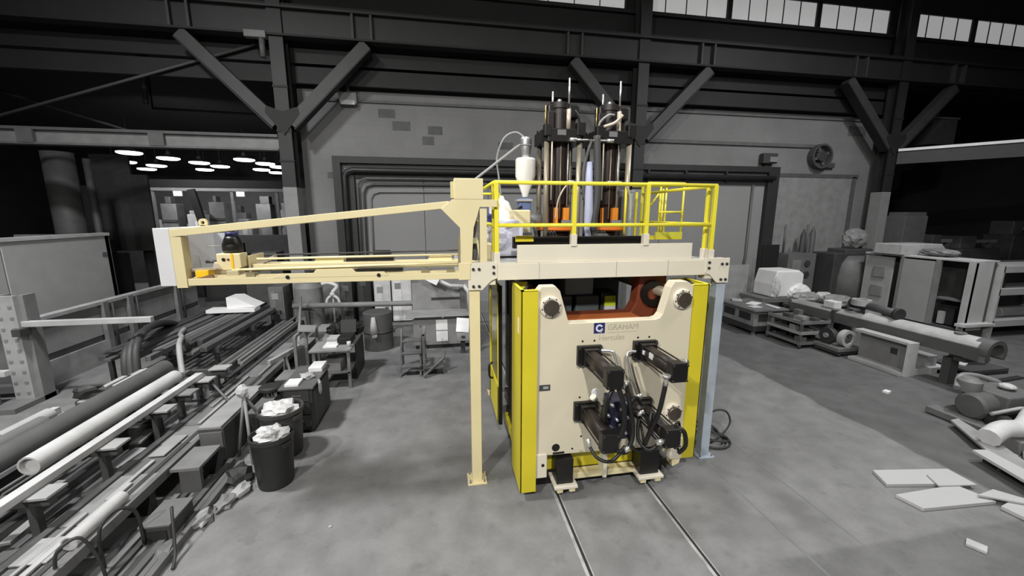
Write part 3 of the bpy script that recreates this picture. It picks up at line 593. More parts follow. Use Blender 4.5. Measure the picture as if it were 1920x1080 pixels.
build('column_web',MB().box(-.16,-.04,-.06,.1,3.0,3.86),CREAM,t); build('column_edge',MB().box(.08,.17,-.09,.1,3.16,3.84),CREAM,t,.004)
bx=build('head_box',MB().box(-.235,.125,-.11,.16,3.95,4.205),CREAM,t,.008)
build('box_rib',MB().box(-.275,-.235,-.02,.1,3.97,4.17),mat('olive_cream',(190,184,140),.5),bx)
build('column_link',MB().box(-.04,.05,-.04,.06,3.40,3.47),mat('olive_cream',(190,184,140),.5),t)
build('cable_drop',MB().curve([(.02,.15,3.75),(.0,.12,3.5),(.03,.1,3.3),(.02,.1,3.17)],.03),G(100),t); build('cable_drop',MB().curve([(.06,.2,3.7),(.04,.16,3.4),(.06,.12,3.17)],.025),G(150),t)
build('clear_guard',MB().box(-.05,.07,.2,.22,3.17,3.72),G(128),t); build('shoulder_plate',MB().box(-.2,-.05,-.11,.08,2.94,3.16),CREAM,t,.004)
lb=build('lower_beam',MB().box(-3.28,-.17,-.1,-.02,2.955,3.035),CREAM,t,.004)
build('beam_ledge',MB().box(-3.26,-.17,-.02,.12,2.99,3.045),CREAM,t,.003)
build('beam_riser',MB().prism([(-2.4,3.02),(-2.3,3.07),(-1.93,3.07),(-1.90,3.115),(-1.48,3.115),(-1.45,3.07),(-1.12,3.07),(-1.05,3.02)],'Y',-.105,-.06),CREAM,t,.003)
for x in (-2.22,-1.18): build('beam_bolt',MB().lathe((x,-.105,3.03),[(.022,0),(.022,-.012)],10,'Y'),DARKHOLE,lb)
for x in (-2.65,-.62,-.3):
    build('rail_clip',MB().box(x-.05,x+.05,-.04,.06,3.03,3.075),mat('olive_grey',(128,120,92),.6),lb)
build('slide_rail',MB().box(-2.74,-.16,.26,.46,3.085,3.15),CREAM,t,.003); build('slide_rail',MB().box(-2.7,-.16,.62,.7,3.07,3.13),CREAM,t,.003)
CR=mat('cream_rod',(230,218,172),.45); build('drive_rod',MB().cyl((-2.70,.3,3.212),(-.16,.3,3.232),.013,n=8),CR,t); build('drive_rod',MB().cyl((-2.9,.1,3.105),(-.16,.1,3.14),.014,n=8),CR,t); build('rod_shade_bar',MB().box(-2.7,-.16,.11,.16,3.085,3.105),mat('olive_grey',(128,120,92),.6),t)
build('dark_rod',MB().cyl((-2.87,.72,3.22),(-.14,.72,3.25),.012,n=8),G(84),t); build('rail_end_plate',MB().box(-2.78,-2.76,.25,.66,3.06,3.26),CREAM,t)
for x,y,w in ((-1.85,.42,.34),(-.42,.42,.3)):
    build('slide_shoe',MB().prism([(x-w/2-.03,3.13),(x-w/2,3.205),(x+w/2,3.205),(x+w/2,3.13)],'Y',y-.08,y+.1),CREAM,t,.004)
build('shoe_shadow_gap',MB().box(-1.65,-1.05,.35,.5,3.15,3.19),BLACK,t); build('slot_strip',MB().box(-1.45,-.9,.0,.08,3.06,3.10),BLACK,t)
build('cable_chain',MB().curve([(-2.4,.5,3.2),(-1.7,.52,3.205),(-1.0,.5,3.21),(-.2,.5,3.215)],.012,6),mat('olive_grey',(128,120,92),.6),t)
build('rod_guide',MB().box(-.2,-.175,-.08,.0,3.1,3.5),mat('olive_grey',(128,120,92),.6),t)
ca=build('carriage_block',MB().prism([(-3.0,3.1),(-2.86,3.1),(-2.8,3.13),(-2.8,3.3),(-3.06,3.3),(-3.06,3.2)],'Y',.1,.3),CREAM,t,.01)
build('yellow_strap',MB().box(-2.90,-2.875,.09,.1,3.1,3.3),AMBER,ca); build('carriage_bolt',MB().lathe((-2.98,.1,3.23),[(.02,0),(.02,-.012)],10,'Y'),DARKHOLE,ca); build('carriage_bolt',MB().lathe((-2.93,.1,3.23),[(.014,0),(.014,-.012)],10,'Y'),RUST,ca)
build('servo_motor',MB().lathe((-2.93,.24,3.3),[(.1,0),(.11,.04),(.11,.1),(.085,.17),(.07,.2)],18),BLACK,t); build('motor_cap',MB().lathe((-2.93,.24,3.5),[(.07,0),(.06,.05)],16),NAVY,t)
build('carriage_slide',MB().box(-3.2,-2.75,.12,.5,3.02,3.06),mat('brown_grey_steel',(150,138,122),.5),t,.004); build('carriage_saddle',MB().prism([(-3.14,3.06),(-2.95,3.06),(-3.0,3.16),(-3.1,3.2)],'Y',.12,.4),mat('warm_grey_steel',(176,164,148),.5),t,.006)
build('saddle_block',MB().box(-2.95,-2.82,.05,.25,2.99,3.1),mat('olive_cream2',(172,164,132),.5),t,.008)
build('air_cylinder',MB().cyl((-3.22,.2,3.2),(-3.1,.2,3.2),.022,n=10),G(70),t); build('wedge_arm',MB().prism([(-2.98,3.05),(-2.62,3.2),(-2.5,3.26),(-2.5,3.22),(-2.9,3.02)],'Y',.3,.4),mat('brown_grey_steel',(150,138,122),.5),t)
build('yellow_box',MB().box(-3.22,-3.08,-.06,.06,3.04,3.125),AMBER,t,.008); build('box_bracket',MB().box(-3.27,-3.02,-.02,.08,3.125,3.14),TAN,t); build('limit_switch',MB().box(-3.28,-3.23,.0,.08,3.04,3.10),G(60),t)
build('strap_wedge',MB().prism([(-3.18,3.04),(-3.04,3.08),(-3.02,3.0),(-3.1,2.965)],'Y',-.07,-.05),mat('brown_wedge',(120,92,74),.6),t)

# ================================================================== LEFT BAY, seen past the left column
t=thing('bay_beam','pale grey horizontal beam running left from the left steel column','beam',(-15,9.2,5.74))
build('web',MB().box(-34,-5.35,9.1,9.2,5.8,6.14),G(118),t); build('top_flange',MB().box(-34,-5.35,9.0,9.35,6.14,6.22),G(84),t); build('bottom_flange',MB().box(-34,-5.35,9.0,9.35,5.74,5.8),G(98),t)
for x in (-8.7,-12,-18): build('beam_clamp',MB().box(x-.2,x+.2,8.98,9.08,5.78,6.16),G(90),t)
def rod(lab,a,b_,r,v): return solo('brace_rod',MB().tube([a,b_],r,8),G(v),lab,'brace rod')
rod('long thin brace rod rising from far left to the left column head',(-14.6,9.5,6.0),(-5.4,9.5,9.1),.045,66)
rod('short brace rod sloping down to the pale bay beam at far left',(-16.5,12,8.35),(-10.2,12,6.35),.05,62)
rod('upright hanger bar in the dark roof space above the pale bay beam',(-10.54,12,9.6),(-10.6,12,7.6),.09,58)
solo('service_pipe',MB().tube([(-11,13,9.59),(-11,13,7.7),(-5.6,13,7.6),(-5.6,13,9.59)],.05,8),G(56),'thin level service pipe in the dark roof space left of the column','pipe')
t=thing('beam_trolley','small pale trolley on the column head where the long brace rod ends','trolley',(-5.6,9.0,9.0))
build('trolley_body',MB().box(-5.95,-5.35,8.85,9.05,8.92,9.12),G(110),t,.02); build('trolley_hook',MB().cyl((-5.5,8.95,8.92),(-5.5,8.95,8.4),.08),G(90),t)
t=thing('storage_silo','tall dim grey silo tube standing in the dark at far left','silo',(-13.6,12,0))
build('silo_tube',MB().lathe((-13.6,12,0),[(.42,0),(.42,5.9)],20),G(90),t); build('silo_ring',MB().lathe((-13.6,12,2.6),[(.46,0),(.46,.1)],20),G(70),t)
build('riser_pipe',MB().tube([(-12.75,12,.0),(-12.75,12,5.7)],.11,10),G(82),t)
t=thing('dim_partition','dim grey panel screen standing in the dark left bay beside the silo','partition',(-13.6,14.7,0))
build('screen_panel',MB().box(-14.6,-13.2,14.7,14.8,2.2,6.2),G(74),t); build('screen_panel',MB().box(-13.2,-12.6,14.7,14.8,2.2,5.4),G(66),t); build('screen_leg',MB().box(-14.5,-14.4,14.7,14.8,0,2.2),G(50),t); build('screen_leg',MB().box(-12.8,-12.7,14.7,14.8,0,2.2),G(50),t)
# glowing hall lamps
GLOW=mat('lamp_glow',(255,255,255),.5,0,0,1,emit=9.0); SHADE=mat('lamp_shade',70,.5)
l0=thing('hall_lamp','glowing hall lamp, the largest, at the top of the left trio','lamp',(-18.9,23.8,7.4),'lamps in the far left bay')
build('lamp_lens',MB().lathe((-18.9,23.8,7.35),[(.5,0),(.62,.05),(.62,.12)],20),GLOW,l0)
build('lamp_hood',MB().lathe((-18.9,23.8,7.47),[(.64,0),(.4,.16),(.15,.22),(.12,.42)],20),SHADE,l0)
build('lamp_stem',MB().cyl((-18.9,23.8,7.85),(-18.9,23.8,9.6),.025,n=6),SHADE,l0)
LP=((-22.5,28.9,'second from the left, middle one of the left trio'),(-24.9,31.3,'leftmost and smallest of the left trio'),(-18.2,26.2,'second largest, right of the largest one'),(-21.8,31.0,'left of centre, middle one of its diagonal trio'),(-24.2,33.8,'left of centre, lowest of its diagonal trio'),(-17.5,28.4,'above the black post, just right of it'),(-19.7,33.4,'lowest one right of the black post'),(-17.2,30.6,'fourth from the right in the upper row'),(-13.5,26.0,'topmost on the right, under a pale bulb'),(-13.0,28.1,'right group, upper long one'),(-15.0,32.5,'right group, lower long one'),(-12.8,30.1,'beside the column, upper one'),(-14.7,34.9,'beside the column, lower one'))
for x,y,q in LP: dup(l0,(x,y,7.4),'glowing hall lamp, '+q)
# glazed far shop front under a dark beam
t=thing('far_shop_front','far lit shop front of dark posts under a black beam in the left bay','shop front',(-13.5,20,0))
build('head_beam',MB().box(-17.4,-8.9,20,20.3,5.22,5.62),mat('black_beam',20,.8),t); build('pale_header',MB().box(-17.4,-8.9,19.95,20.1,5.02,5.18),G(120),t)
build('door_post',MB().beam((-13.75,19.9,5.1),(-13.3,19.9,2.6),.36,.2),mat('black_beam',20,.8),t)
build('glazing_post',MB().box(-15.8,-15.65,20,20.1,2.6,5.05),G(110),t); build('glazing_post',MB().box(-11.9,-11.75,20,20.1,2.6,5.05),G(110),t); build('glazing_post',MB().box(-9.6,-9.45,20,20.1,2.6,5.05),G(110),t)
build('sill_wall',MB().box(-17.8,-9,20,20.3,0,2.6),G(70),t)
for x in (-17.6,-14.45,-11.35): build('sign_light',MB().box(x-.2,x+.2,19.9,19.98,4.74,5.0),mat('sign_glow',(235,235,235),.5,0,0,1,emit=.9),t)
rr=random.Random(3)
KIND=(('far_machine','machine'),('far_crate','crate'),('far_cabinet','cabinet'))
WHERE=('at the far left end','second from the left','left of the pale post','right of the pale post','left of the black post','just right of the black post','middle of the right half','right of the second pale post','near the right end','at the right end')
for k in range(10):
    x=-17.2+k*.86; h=rr.uniform(3.1,4.5); v=rr.choice((104,120,136,92,150,112)); n,c=KIND[k%3]
    t=thing(n,'grey blurred %s behind the far shop front, %s'%(c,WHERE[k]),c,(x,21.5+k%3*.7,0))
    y=21.5+k%3*.7
    build('body',MB().box(x-.4,x+.42,y,y+.8,0,h),G(v),t,.03); build('head',MB().box(x-.3+.12*(k%3),x+.12*(k%4),y+.1,y+.6,h,h+rr.uniform(.1,.6)),G(v-30),t,.03)
    if k%3!=1: build('panel',MB().box(x-.3+.1*(k%4),x-.1+.13*(k%4),y-.03,y,h-.9+.1*(k%3),h-.4),G(min(190,v+30)),t)
    build('shelf_band',MB().box(x-.4,x+.42,y-.05,y,h-1.1,h-.95),G(v-40),t)
struct('wall_bay',MB().box(-24,-5.3,26,26.2,0,5.6),mat('mid_grey_hall',70,.9))
# dark low machines in front of the shop front
for k,(x,y,wd,h,v,lab) in enumerate(((-14.6,13.2,2.2,2.7,34,'black low machine in the dark left of the boom end cover'),(-12.3,15,2.2,2.9,44,'dark boxy machine behind the boom end cover'),(-9.8,14,1.6,2.5,60,'dark grey machine seen over the sloping boom bar'),(-7.8,13,1.5,2.2,90,'mid-grey machine just left of the left column foot'),(-17.4,10.5,2.0,3.5,44,'dim grey block behind the tall grey enclosure wall'))):
    t=thing('dark_machine',lab,'machine',(x,y,0)); build('body',MB().box(x-wd/2,x+wd/2,y,y+1.2,0,h*.8),G(v),t,.04); build('upper_housing',MB().box(x-wd*.3,x+wd*.35,y+.1,y+1,h*.8,h),G(v+12),t,.04); build('control_panel',MB().box(x-wd*.1,x+wd*.2,y-.04,y,h*.45,h*.7),G(v+40),t); build('base_skirt',MB().box(x-wd/2-.05,x+wd/2+.05,y-.05,y+1.25,0,.15),G(v-10 if v>40 else 26),t)

# ================================================================== LEFT WORK AREA
t=thing('enclosure_wall','tall grey sheet metal enclosure with a pale top edge at the far left','enclosure',(-10.3,5,0))
for k in range(3):
    y0=-.6+k*2.95; q=build('sheet_panel',MB().box(-10.0,-9.85,y0+.015,y0+2.935,.05,3.16),G(166,.6,0,.06),t,.01)
    build('panel_handle',MB().box(-9.85,-9.83,y0+2.6,y0+2.75,2.6,2.7),G(96),q)
build('top_edge',MB().box(-10.05,-9.82,-.6,8.25,3.16,3.24),G(176),t); build('return_panel',MB().box(-12,-9.85,8.1,8.25,.05,3.2),G(112),t); build('plinth',MB().box(-10.02,-9.86,-.6,8.25,0,.05),G(60),t)
t=thing('low_partition','long low grey partition with dark groove lines in front of the tall enclosure','partition',(-9,7,0))
for k in range(3):
    y0=4.42+k*2.03; q=build('partition_panel',MB().box(-9.1,-9.0,y0+.01,y0+2.02,.0,.56),G(142,.6,0,.06),t); build('partition_panel',MB().box(-9.1,-9.02,y0+.01,y0+2.02,.72,1.5),G(146,.6,0,.06),t)
build('groove_band',MB().box(-9.1,-9.05,4.42,10.5,.56,.72),G(84),t); build('under_cap_band',MB().box(-9.1,-9.0,4.42,10.5,1.28,1.42),G(104),t); build('cap_rail',MB().box(-9.16,-8.94,4.42,10.5,1.5,1.58),G(158),t)
for y in (6.35,7.2,9.2): build('partition_post',MB().box(-9.0,-8.9,y,y+.16,0,1.56),G(112),t); build('cable_run',MB().tube([(-8.88,y+.25,.1),(-8.88,y+.25,1.5)],.03,6),G(46),t)
t=thing('cantilever_rack','pale perforated cantilever rack column holding long bars at far left','rack',(-8.75,3.95,0))
build('rack_column',MB().box(-8.9,-8.58,3.9,4.0,0,2.2),G(150,.6,0,.12),t); build('rack_side',MB().box(-8.6,-8.5,4.0,4.25,0,2.2),G(120),t); build('rack_side',MB().box(-9.0,-8.9,4.0,4.25,0,2.2),G(120),t)
for k in range(9):
    for x in (-8.84,-8.66): build('rack_slot',MB().box(x-.03,x+.03,3.89,3.9,.2+k*.22,.25+k*.22),G(118),t)
for z in (.62,2.1): build('rack_arm',MB().box(-9.75,-8.9,3.8,3.95,z,z+.1),G(170),t)
build('rack_arm',MB().box(-8.62,-8.48,3.78,4.0,1.42,1.56),G(60),t); build('rack_back',MB().box(-9.7,-9.0,4.25,4.35,.1,1.9),G(110),t); build('rack_foot',MB().box(-9.0,-8.5,3.4,4.3,0,.1),G(100),t)
solo('long_bar',MB().box(-8.7,-6.35,3.95,4.06,1.565,1.68),G(164),'pale square bar lying sideways on the cantilever rack arm','bar',bevel=.01)
solo('grey_crate',MB().box(-9.75,-8.95,2.9,3.7,0,.60),G(76),'dark grey crate under the lower arm of the cantilever rack','crate',bevel=.01)
solo('white_sheet',MB().box(-9.78,-8.93,2.88,3.72,.602,.615),G(196),'white sheet lying on the dark grey crate at far left','sheet')
# stock rack: trestles with pale top plates carrying tubes and bars
t=thing('stock_rack','low steel stock rack with pale plates on its trestles, carrying long tubes','rack',(-5.3,1,0))
PLATE=G(150,.6,0,.1); RK=G(70,.6,0,.2)
for y,v in ((3.25,0),(2.65,0),(2.1,1),(1.5,0),(.5,0),(-.45,0),(-1.3,0)):
    q=build('trestle',MB().box(-6.4,-4.72,y-.05,y+.05,.62,.74),RK,t,.006)
    build('trestle_leg',MB().box(-4.95,-4.87,y-.04,y+.04,0,.62),RK,q); build('trestle_leg',MB().box(-6.25,-6.17,y-.04,y+.04,0,.62),RK,q)
    build('top_plate',MB().box(-4.98,-4.66,y-.13,y+.13,.74,.77),G(120) if v else PLATE,q,.004); build('top_plate',MB().box(-6.3,-5.95,y-.13,y+.13,.74,.77),PLATE,q,.004)
build('rack_rail',MB().box(-6.4,-6.3,-1.6,3.5,.15,.28),RK,t); build('rack_rail',MB().box(-4.9,-4.8,-1.6,3.5,.15,.28),RK,t)
def bar(lab,x0,x1,y0,y1,z0,z1,v,n='steel_bar',grp=None,r=.6,m=0):
    return solo(n,MB().box(x0,x1,y0,y1,z0,z1),G(v,r,m),lab,'bar',grp,.006)
def pipe(lab,x,z,r,y0,y1,v,hollow=True,n='steel_tube',grp=None):
    t=thing(n,lab,'tube',(x,(y0+y1)/2,z-r),grp)
    build('tube_wall',MB().lathe((x,0,z),[(r*.78,y0+.05),(r*.8,y0),(r,y0),(r,y1),(r*.8,y1),(r*.78,y1-.05)],20,'Y'),G(v,.5,.0,.12),t)
    if hollow: build('tube_bore',MB().lathe((x,0,z),[(r*.76,y0+.0),(r*.76,y0+.01)],16,'Y'),DARKHOLE,t)
    return t
pipe('fat pale tube lying on the stock rack, the brightest one',-5.2,.885,.115,-.1,2.55,184,False)
bar('pale flat bar beside the fat pale tube on the stock rack',-4.98,-4.86,-1.9,2.75,.775,.86,182)
pipe('dark grey tube lying left of the fat pale tube on the stock rack',-5.62,.91,.14,-1.2,3.0,84)
pipe('mid-grey tube second left of the fat pale tube',-5.95,.89,.11,-1.6,1.0,104)
bar('short pale bar at the left side of the stock rack',-6.32,-6.22,-.6,1.6,.775,.87,170)
bar('grey bar lying along the left rail of the stock rack',-6.52,-6.44,-1.0,3.6,.28,.36,120)
pipe('pale hollow pipe end lying at the left edge of the stock rack',-6.12,.88,.1,.6,1.3,160)
pipe('pale short tube lying in the near-left corner of the rack',-5.85,.83,.06,-1.4,.4,188)
for k,(x,y,v) in enumerate(((-6.05,2.75,176),(-5.9,3.05,168),(-6.2,2.4,160))):
    bar('short pale offcut on the far end of the stock rack, %s'%(('nearest the dark tube','farthest back','at its outer corner')[k]),x-.04,x+.05,y-.35,y+.45,.775,.85,v,'offcut')
solo('rubber_boot',MB().blob((-6.25,2.15,.86),(.22,.14,.1),.3,2,5),G(30),'black crumpled rubber lump on the stock rack','rubber')
t=thing('drum_roller','black wheel drum under the near trestle of the stock rack','drum',(-5.35,1.85,0)); build('drum_shell',MB().lathe((-5.35,1.8,.0),[(.26,0),(.28,.1),(.28,.4),(.2,.44)],22),G(30),t); build('drum_hub',MB().lathe((-5.35,1.8,.44),[(.08,0),(.08,.04)],12),G(80),t)
t=thing('coil_hose','curved pale conduit rising from the far end of the stock rack','conduit',(-5.4,3.1,.5)); build('conduit_tube',MB().curve([(-5.35,3.0,.75),(-5.5,3.25,1.0),(-5.75,3.7,1.15),(-6.1,4.4,1.1),(-6.6,5.2,.95),(-6.9,5.9,.9)],.05,8),G(150),t); build('conduit_foot',MB().box(-5.45,-5.25,2.9,3.1,.74,.8),G(90),t)
t=thing('rubber_hose_coil','dark hose bowed in a big arc in front of the low partition','hose',(-7.2,4.8,0))
for k in range(3): build('hose_turn',MB().curve([(-6.75+.1*k,3.65,.3),(-6.85+.1*k,3.9,1.0+.05*k),(-7.3+.1*k,5.2,1.1+.06*k),(-7.8+.1*k,6.8,.8),(-8.0+.1*k,7.6,.2)],.07,8),G(56 if k!=1 else 70),t)
# conveyor bed: long low bench of flat plates
t=thing('long_bench','long low steel bench of flat deck plates running away along the left side','bench',(-4.5,3,0))
y=-2.2; k=0
while y<7.5:
    L=.55+.35*((k*7)%4)/2; v=(116,102,132,96,122,108,90)[k%7]
    build('deck_plate',MB().box(-4.62,-4.16,y+.008,min(y+L,7.5)-.008,.36,.385+.004*(k%3)),G(v,.5,0,.12),t,.003); y+=L; k+=1
build('edge_rail',MB().box(-4.16,-4.1,-2.2,7.5,.3,.42),G(118,.45,.2),t); build('edge_rail',MB().box(-4.7,-4.62,-2.2,7.5,.3,.42),G(72),t); build('inner_channel',MB().box(-4.3,-4.24,-2.2,7.5,.385,.40),G(60),t)
for y in (-1.8,0,1.8,3.6,5.4,7.2): build('bench_leg',MB().box(-4.66,-4.12,y,y+.1,0,.3),G(48),t)
# dark bundles of bar stock behind
rb=random.Random(11)
ORD=('first','second','third','fourth','fifth','sixth','seventh','eighth','ninth','tenth','eleventh','twelfth','thirteenth','fourteenth')
def bundle(lab,grp,x0,x1,y0,y1,z,n,vals,hh):
    for k in range(n):
        x=x0+(x1-x0)*(k+.5)/n; wd=(x1-x0)/n*rb.uniform(.55,.95); a=y0+rb.uniform(-.5,.6); b_=y1+rb.uniform(-.8,.5)
        bar('%s from the left, %s'%(ORD[k],lab),x-wd/2,x+wd/2,a,b_,z,z+hh*rb.uniform(.5,1.4),rb.choice(vals),'steel_bar',grp)
def rackframe(lab,x0,x1,ys,z):
    t=thing('bar_trestle',lab,'trestle',((x0+x1)/2,ys[0],0))
    for y in ys:
        build('cross_bar',MB().box(x0,x1,y,y+.12,z-.12,z-.002),G(50),t)
        for x in (x0+.05,x1-.13): build('trestle_leg',MB().box(x,x+.08,y+.02,y+.1,0,z-.12),G(46),t)
rackframe('dark trestle row under the far bundle of dark bars',-7.8,-5.5,(4.6,6.4,8.2),.75)
bundle('dark steel bar in the high far bundle by the hose','dark bars in the high far bundle',-7.7,-5.6,4.4,8.9,.75,13,(58,72,84,96,66,110,76),.10)
rackframe('dark low trestle row between the stock rack and the long bench',-5.5,-4.75,(3.9,5.6,7.4),.4)
bundle('dark steel bar in the low bundle beside the bench','dark bars in the low bundle',-5.45,-4.78,3.8,8.6,.4,7,(70,86,60,104,118,78),.09)
bundle('grey bar on the floor under the stock rack','grey bars on the floor under the stock rack',-5.9,-5.0,-2.0,2.6,.0,8,(86,104,76,118,94),.08)
bundle('dark floor bar at the near end of the bench','dark bars on the floor right of the bench',-4.02,-3.45,-2.2,.9,.0,7,(62,78,92,54,104),.1)
bundle('dark floor bar beside the far end of the bench','dark bars on the floor far right of the bench',-4.0,-3.35,2.7,7.6,.0,8,(70,84,60,98,76),.12)
pipe('bright short tube lying on the near end of the long bench',-4.22,.47,.075,-.95,-.25,176,False)
bar('pale narrow strip lying on the near bench plates',-4.4,-4.34,-1.6,.1,.40,.43,166,'flat_strip'); bar('second pale strip lying nearer the bench edge',-4.5,-4.46,-2.1,-.4,.40,.425,148,'flat_strip')
bar('pale square plate lying on the nearest bench end',-4.62,-4.3,-1.1,-.75,.40,.42,150,'flat_plate'); bar('small pale plate lying mid-way along the bench',-4.55,-4.35,.7,1.25,.40,.42,140,'flat_plate')
solo('cable_loop',MB().curve([(-4.0,-.9,.1),(-4.02,-.85,.5),(-3.95,-.7,.62),(-3.85,-.6,.5),(-3.82,-.6,.1)],.018,6),G(40),'dark bent wire hoop standing at the near bench edge','wire')
solo('cable_loop',MB().curve([(-3.6,-.5,.02),(-3.55,-.52,.4),(-3.5,-.6,.45),(-3.4,-.8,.1),(-3.35,-.95,.02)],.016,6),G(46),'dark wire hoop lying nearest the aisle at lower left','wire')
solo('cable_loop',MB().curve([(-4.15,-1.2,.4),(-4.1,-1.2,.6),(-3.98,-1.1,.64),(-3.9,-1.05,.3),(-3.88,-1.05,.02)],.016,6),G(52),'dark wire hoop hooked over the nearest bench end','wire')
# loose pieces between the rack and the bench
rq=random.Random(21)
for k in range(10):
    y=-2.1+k*.44; x=-5.35+.5*rq.random(); L=rq.uniform(.25,.55); wd=rq.uniform(.1,.22); v=rq.choice((96,118,138,84,150)); z=.1+.12*(k%3)
    solo('steel_offcut',MB().obox((x,y,z+.02),(wd,L,.035+.05*(k%2)),(0,rq.uniform(-.06,.06),rq.uniform(-.15,.15))),G(v),'%s grey steel offcut under the stock rack, counted from the camera'%ORD[k],'offcut','offcuts under the stock rack',.004)
for k,(x,y,w_,L,h,v,lab) in enumerate(((-3.9,-1.55,.22,.5,.2,52,'dark steel block at the near end of the bench side, first from the camera'),(-3.72,-.35,.3,.45,.26,60,'dark steel block left of the wire hoops, beside the bench'),(-3.55,1.9,.22,.6,.5,62,'upright dark box behind the clamp stand'),(-3.5,2.95,.25,.5,.62,74,'grey box behind the dark stool at the bench side'),(-3.75,4.9,.3,.6,.7,80,'grey box left of the work table by the bench'),(-3.55,5.9,.35,.7,.75,92,'grey block beyond the work table by the bench'))):
    t=thing('scrap_box',lab,'box',(x,y,0)); build('box_body',MB().box(x-w_/2,x+w_/2,y-L/2,y+L/2,.01,h),G(v),t,.01); build('box_lid',MB().box(x-w_/2-.01,x+w_/2+.01,y-L/2-.01,y+L/2+.01,h,h+.02),G(v+40),t); build('box_end',MB().box(x-w_/2+.03,x+w_/2-.03,y-L/2-.012,y-L/2,.06,h-.05),G(max(20,v-26)),t)
solo('black_crate',MB().box(-5.3,-4.75,-2.9,-2.35,.01,.32),G(18),'black crate at the lower left frame corner','crate',bevel=.02)
for k,(x,y0,y1,v) in enumerate(((-4.38,1.6,2.9,150),(-4.5,2.2,3.6,134),(-4.3,3.6,5.2,140),(-4.42,-.2,.6,156))):
    solo('flat_strip',MB().box(x-.025,x+.025,y0,y1,.402,.42),G(v),('pale strip on the bench between the two bins and the rack','second pale strip on the bench, just left of the first','long pale strip on the far half of the bench','short pale strip behind the bright short tube on the bench')[k],'strip')
t=thing('steel_box_channel','grey box channel with pale top leaning block beside the bench','channel',(-3.95,1.6,0))
build('channel_body',MB().box(-4.06,-3.72,1.0,2.5,.02,.6),G(64),t,.01); build('channel_top',MB().box(-4.06,-3.75,1.0,2.5,.6,.63),G(140),t); build('channel_end',MB().box(-4.04,-3.74,.98,1.0,.1,.55),G(92),t)
t=thing('angle_bracket','grey steel bracket block with pale top in front of the box channel','bracket',(-4.0,.6,0))
build('bracket_plate',MB().box(-4.05,-3.7,.3,.85,.38,.42),G(116),t); build('bracket_leg',MB().box(-3.95,-3.7,.3,.36,0,.38),G(80),t); build('bracket_leg',MB().box(-3.95,-3.7,.78,.85,0,.38),G(60),t)
solo('lean_pole',MB().tube([(-4.95,2.9,.78),(-4.2,2.25,.42)],.022,8),G(92),'thin grey pole leaning from the stock rack to the bench','pole')
t=thing('clamp_stand','pale clamp stand with splayed thin legs behind the front bin','stand',(-3.5,1.2,0))
build('stand_leg',MB().tube([(-3.55,1.35,.95),(-3.35,.95,.0)],.025),G(120),t); build('stand_leg',MB().tube([(-3.55,1.35,.95),(-3.3,1.7,.0)],.025),G(104),t); build('stand_leg',MB().tube([(-3.55,1.35,.95),(-3.66,1.2,.0)],.025),G(96),t); build('clamp_head',MB().blob((-3.57,1.36,1.0),(.09,.07,.12),.3,2,9),G(168),t)
solo('rubble',MB().blob((-3.35,.55,.09),(.18,.2,.12),.3,2,12),G(44),'dark lump of scrap on the floor left of the front bin','scrap')
for k,(x,y,v,lab) in enumerate(((-3.3,.05,120,'grey crumpled scrap by the front bin, nearest it'),(-3.42,-.25,136,'pale scrap chunk on the floor, second from the front bin'),(-3.55,-.7,90,'dark scrap chunk nearest the camera at the aisle edge'),(-3.2,.28,150,'pale scrap piece tucked beside the front bin'))):
    solo('scrap_piece',MB().blob((x,y,.05),(.1,.16,.07),.35,2,20+k),G(v),lab,'scrap')
# bins with rubbish
def bin_(x,y,r,h,v,lab,lab2,seed):
    t=thing('rubbish_bin',lab,'bin',(x,y,0),'round rubbish bins')
    build('bin_shell',MB().lathe((x,y,0),[(r*.82,0),(r*.84,.02),(r,h),(r*.93,h),(r*.8,.1),(.01,.09)],28),G(v,.5,0,.1),t)
    build('bin_rim',MB().ring((x,y,h),r*.97,r*1.05,-.045,.015,28,axis='Z'),G(v+8,.5),t)
    for a in (2.6,5.8): build('bin_handle',MB().obox((x+r*1.04*math.cos(a),y+r*1.04*math.sin(a),h-.1),(.05,.14,.05),(0,0,a)),G(v+6),t)
    solo('rubbish',MB().blob((x,y,h-.02),(r*.8,r*.62,.13),.3,3,seed),mat('crumpled_film',(188,188,188),.6,0,.2,6),lab2,'rubbish')
bin_(-2.83,.44,.27,.74,34,'black round bin at the aisle edge, nearest the camera','crumpled white film heaped in the front black bin',1)
bin_(-2.98,1.2,.31,.76,56,'dark grey round bin behind the front black bin','white card and film heaped in the second bin',2)
t=thing('tool_cabinet','low dark cabinet with a cluttered top, behind the two round bins','cabinet',(-2.95,2.3,0))
build('cabinet_body',MB().box(-3.15,-2.68,1.75,2.75,.06,.82),G(50),t,.01); build('cabinet_top',MB().box(-3.2,-2.64,1.7,2.8,.82,.86),G(84),t,.008); build('cabinet_side',MB().box(-2.68,-2.66,1.8,2.7,.12,.76),G(62),t)
for k in range(3): q=build('drawer',MB().box(-3.1,-2.73,1.735,1.75,.12+k*.24,.33+k*.24),G(58),t); build('drawer_pull',MB().box(-3.0,-2.85,1.72,1.735,.22+k*.24,.24+k*.24),G(100),q)
for x in (-3.1,-2.75):
    for y in (1.8,2.65): build('castor',MB().cyl((x-.03,y,.03),(x+.03,y,.03),.03,n=10),G(30),t)
solo('paper_stack',MB().box(-3.12,-2.9,1.78,2.05,.862,.90),G(214),'white paper pad on the near corner of the low dark cabinet','paper'); solo('white_box',MB().box(-2.92,-2.68,2.4,2.76,.862,.95),G(204),'white box at the far end of the low dark cabinet','box',bevel=.01)
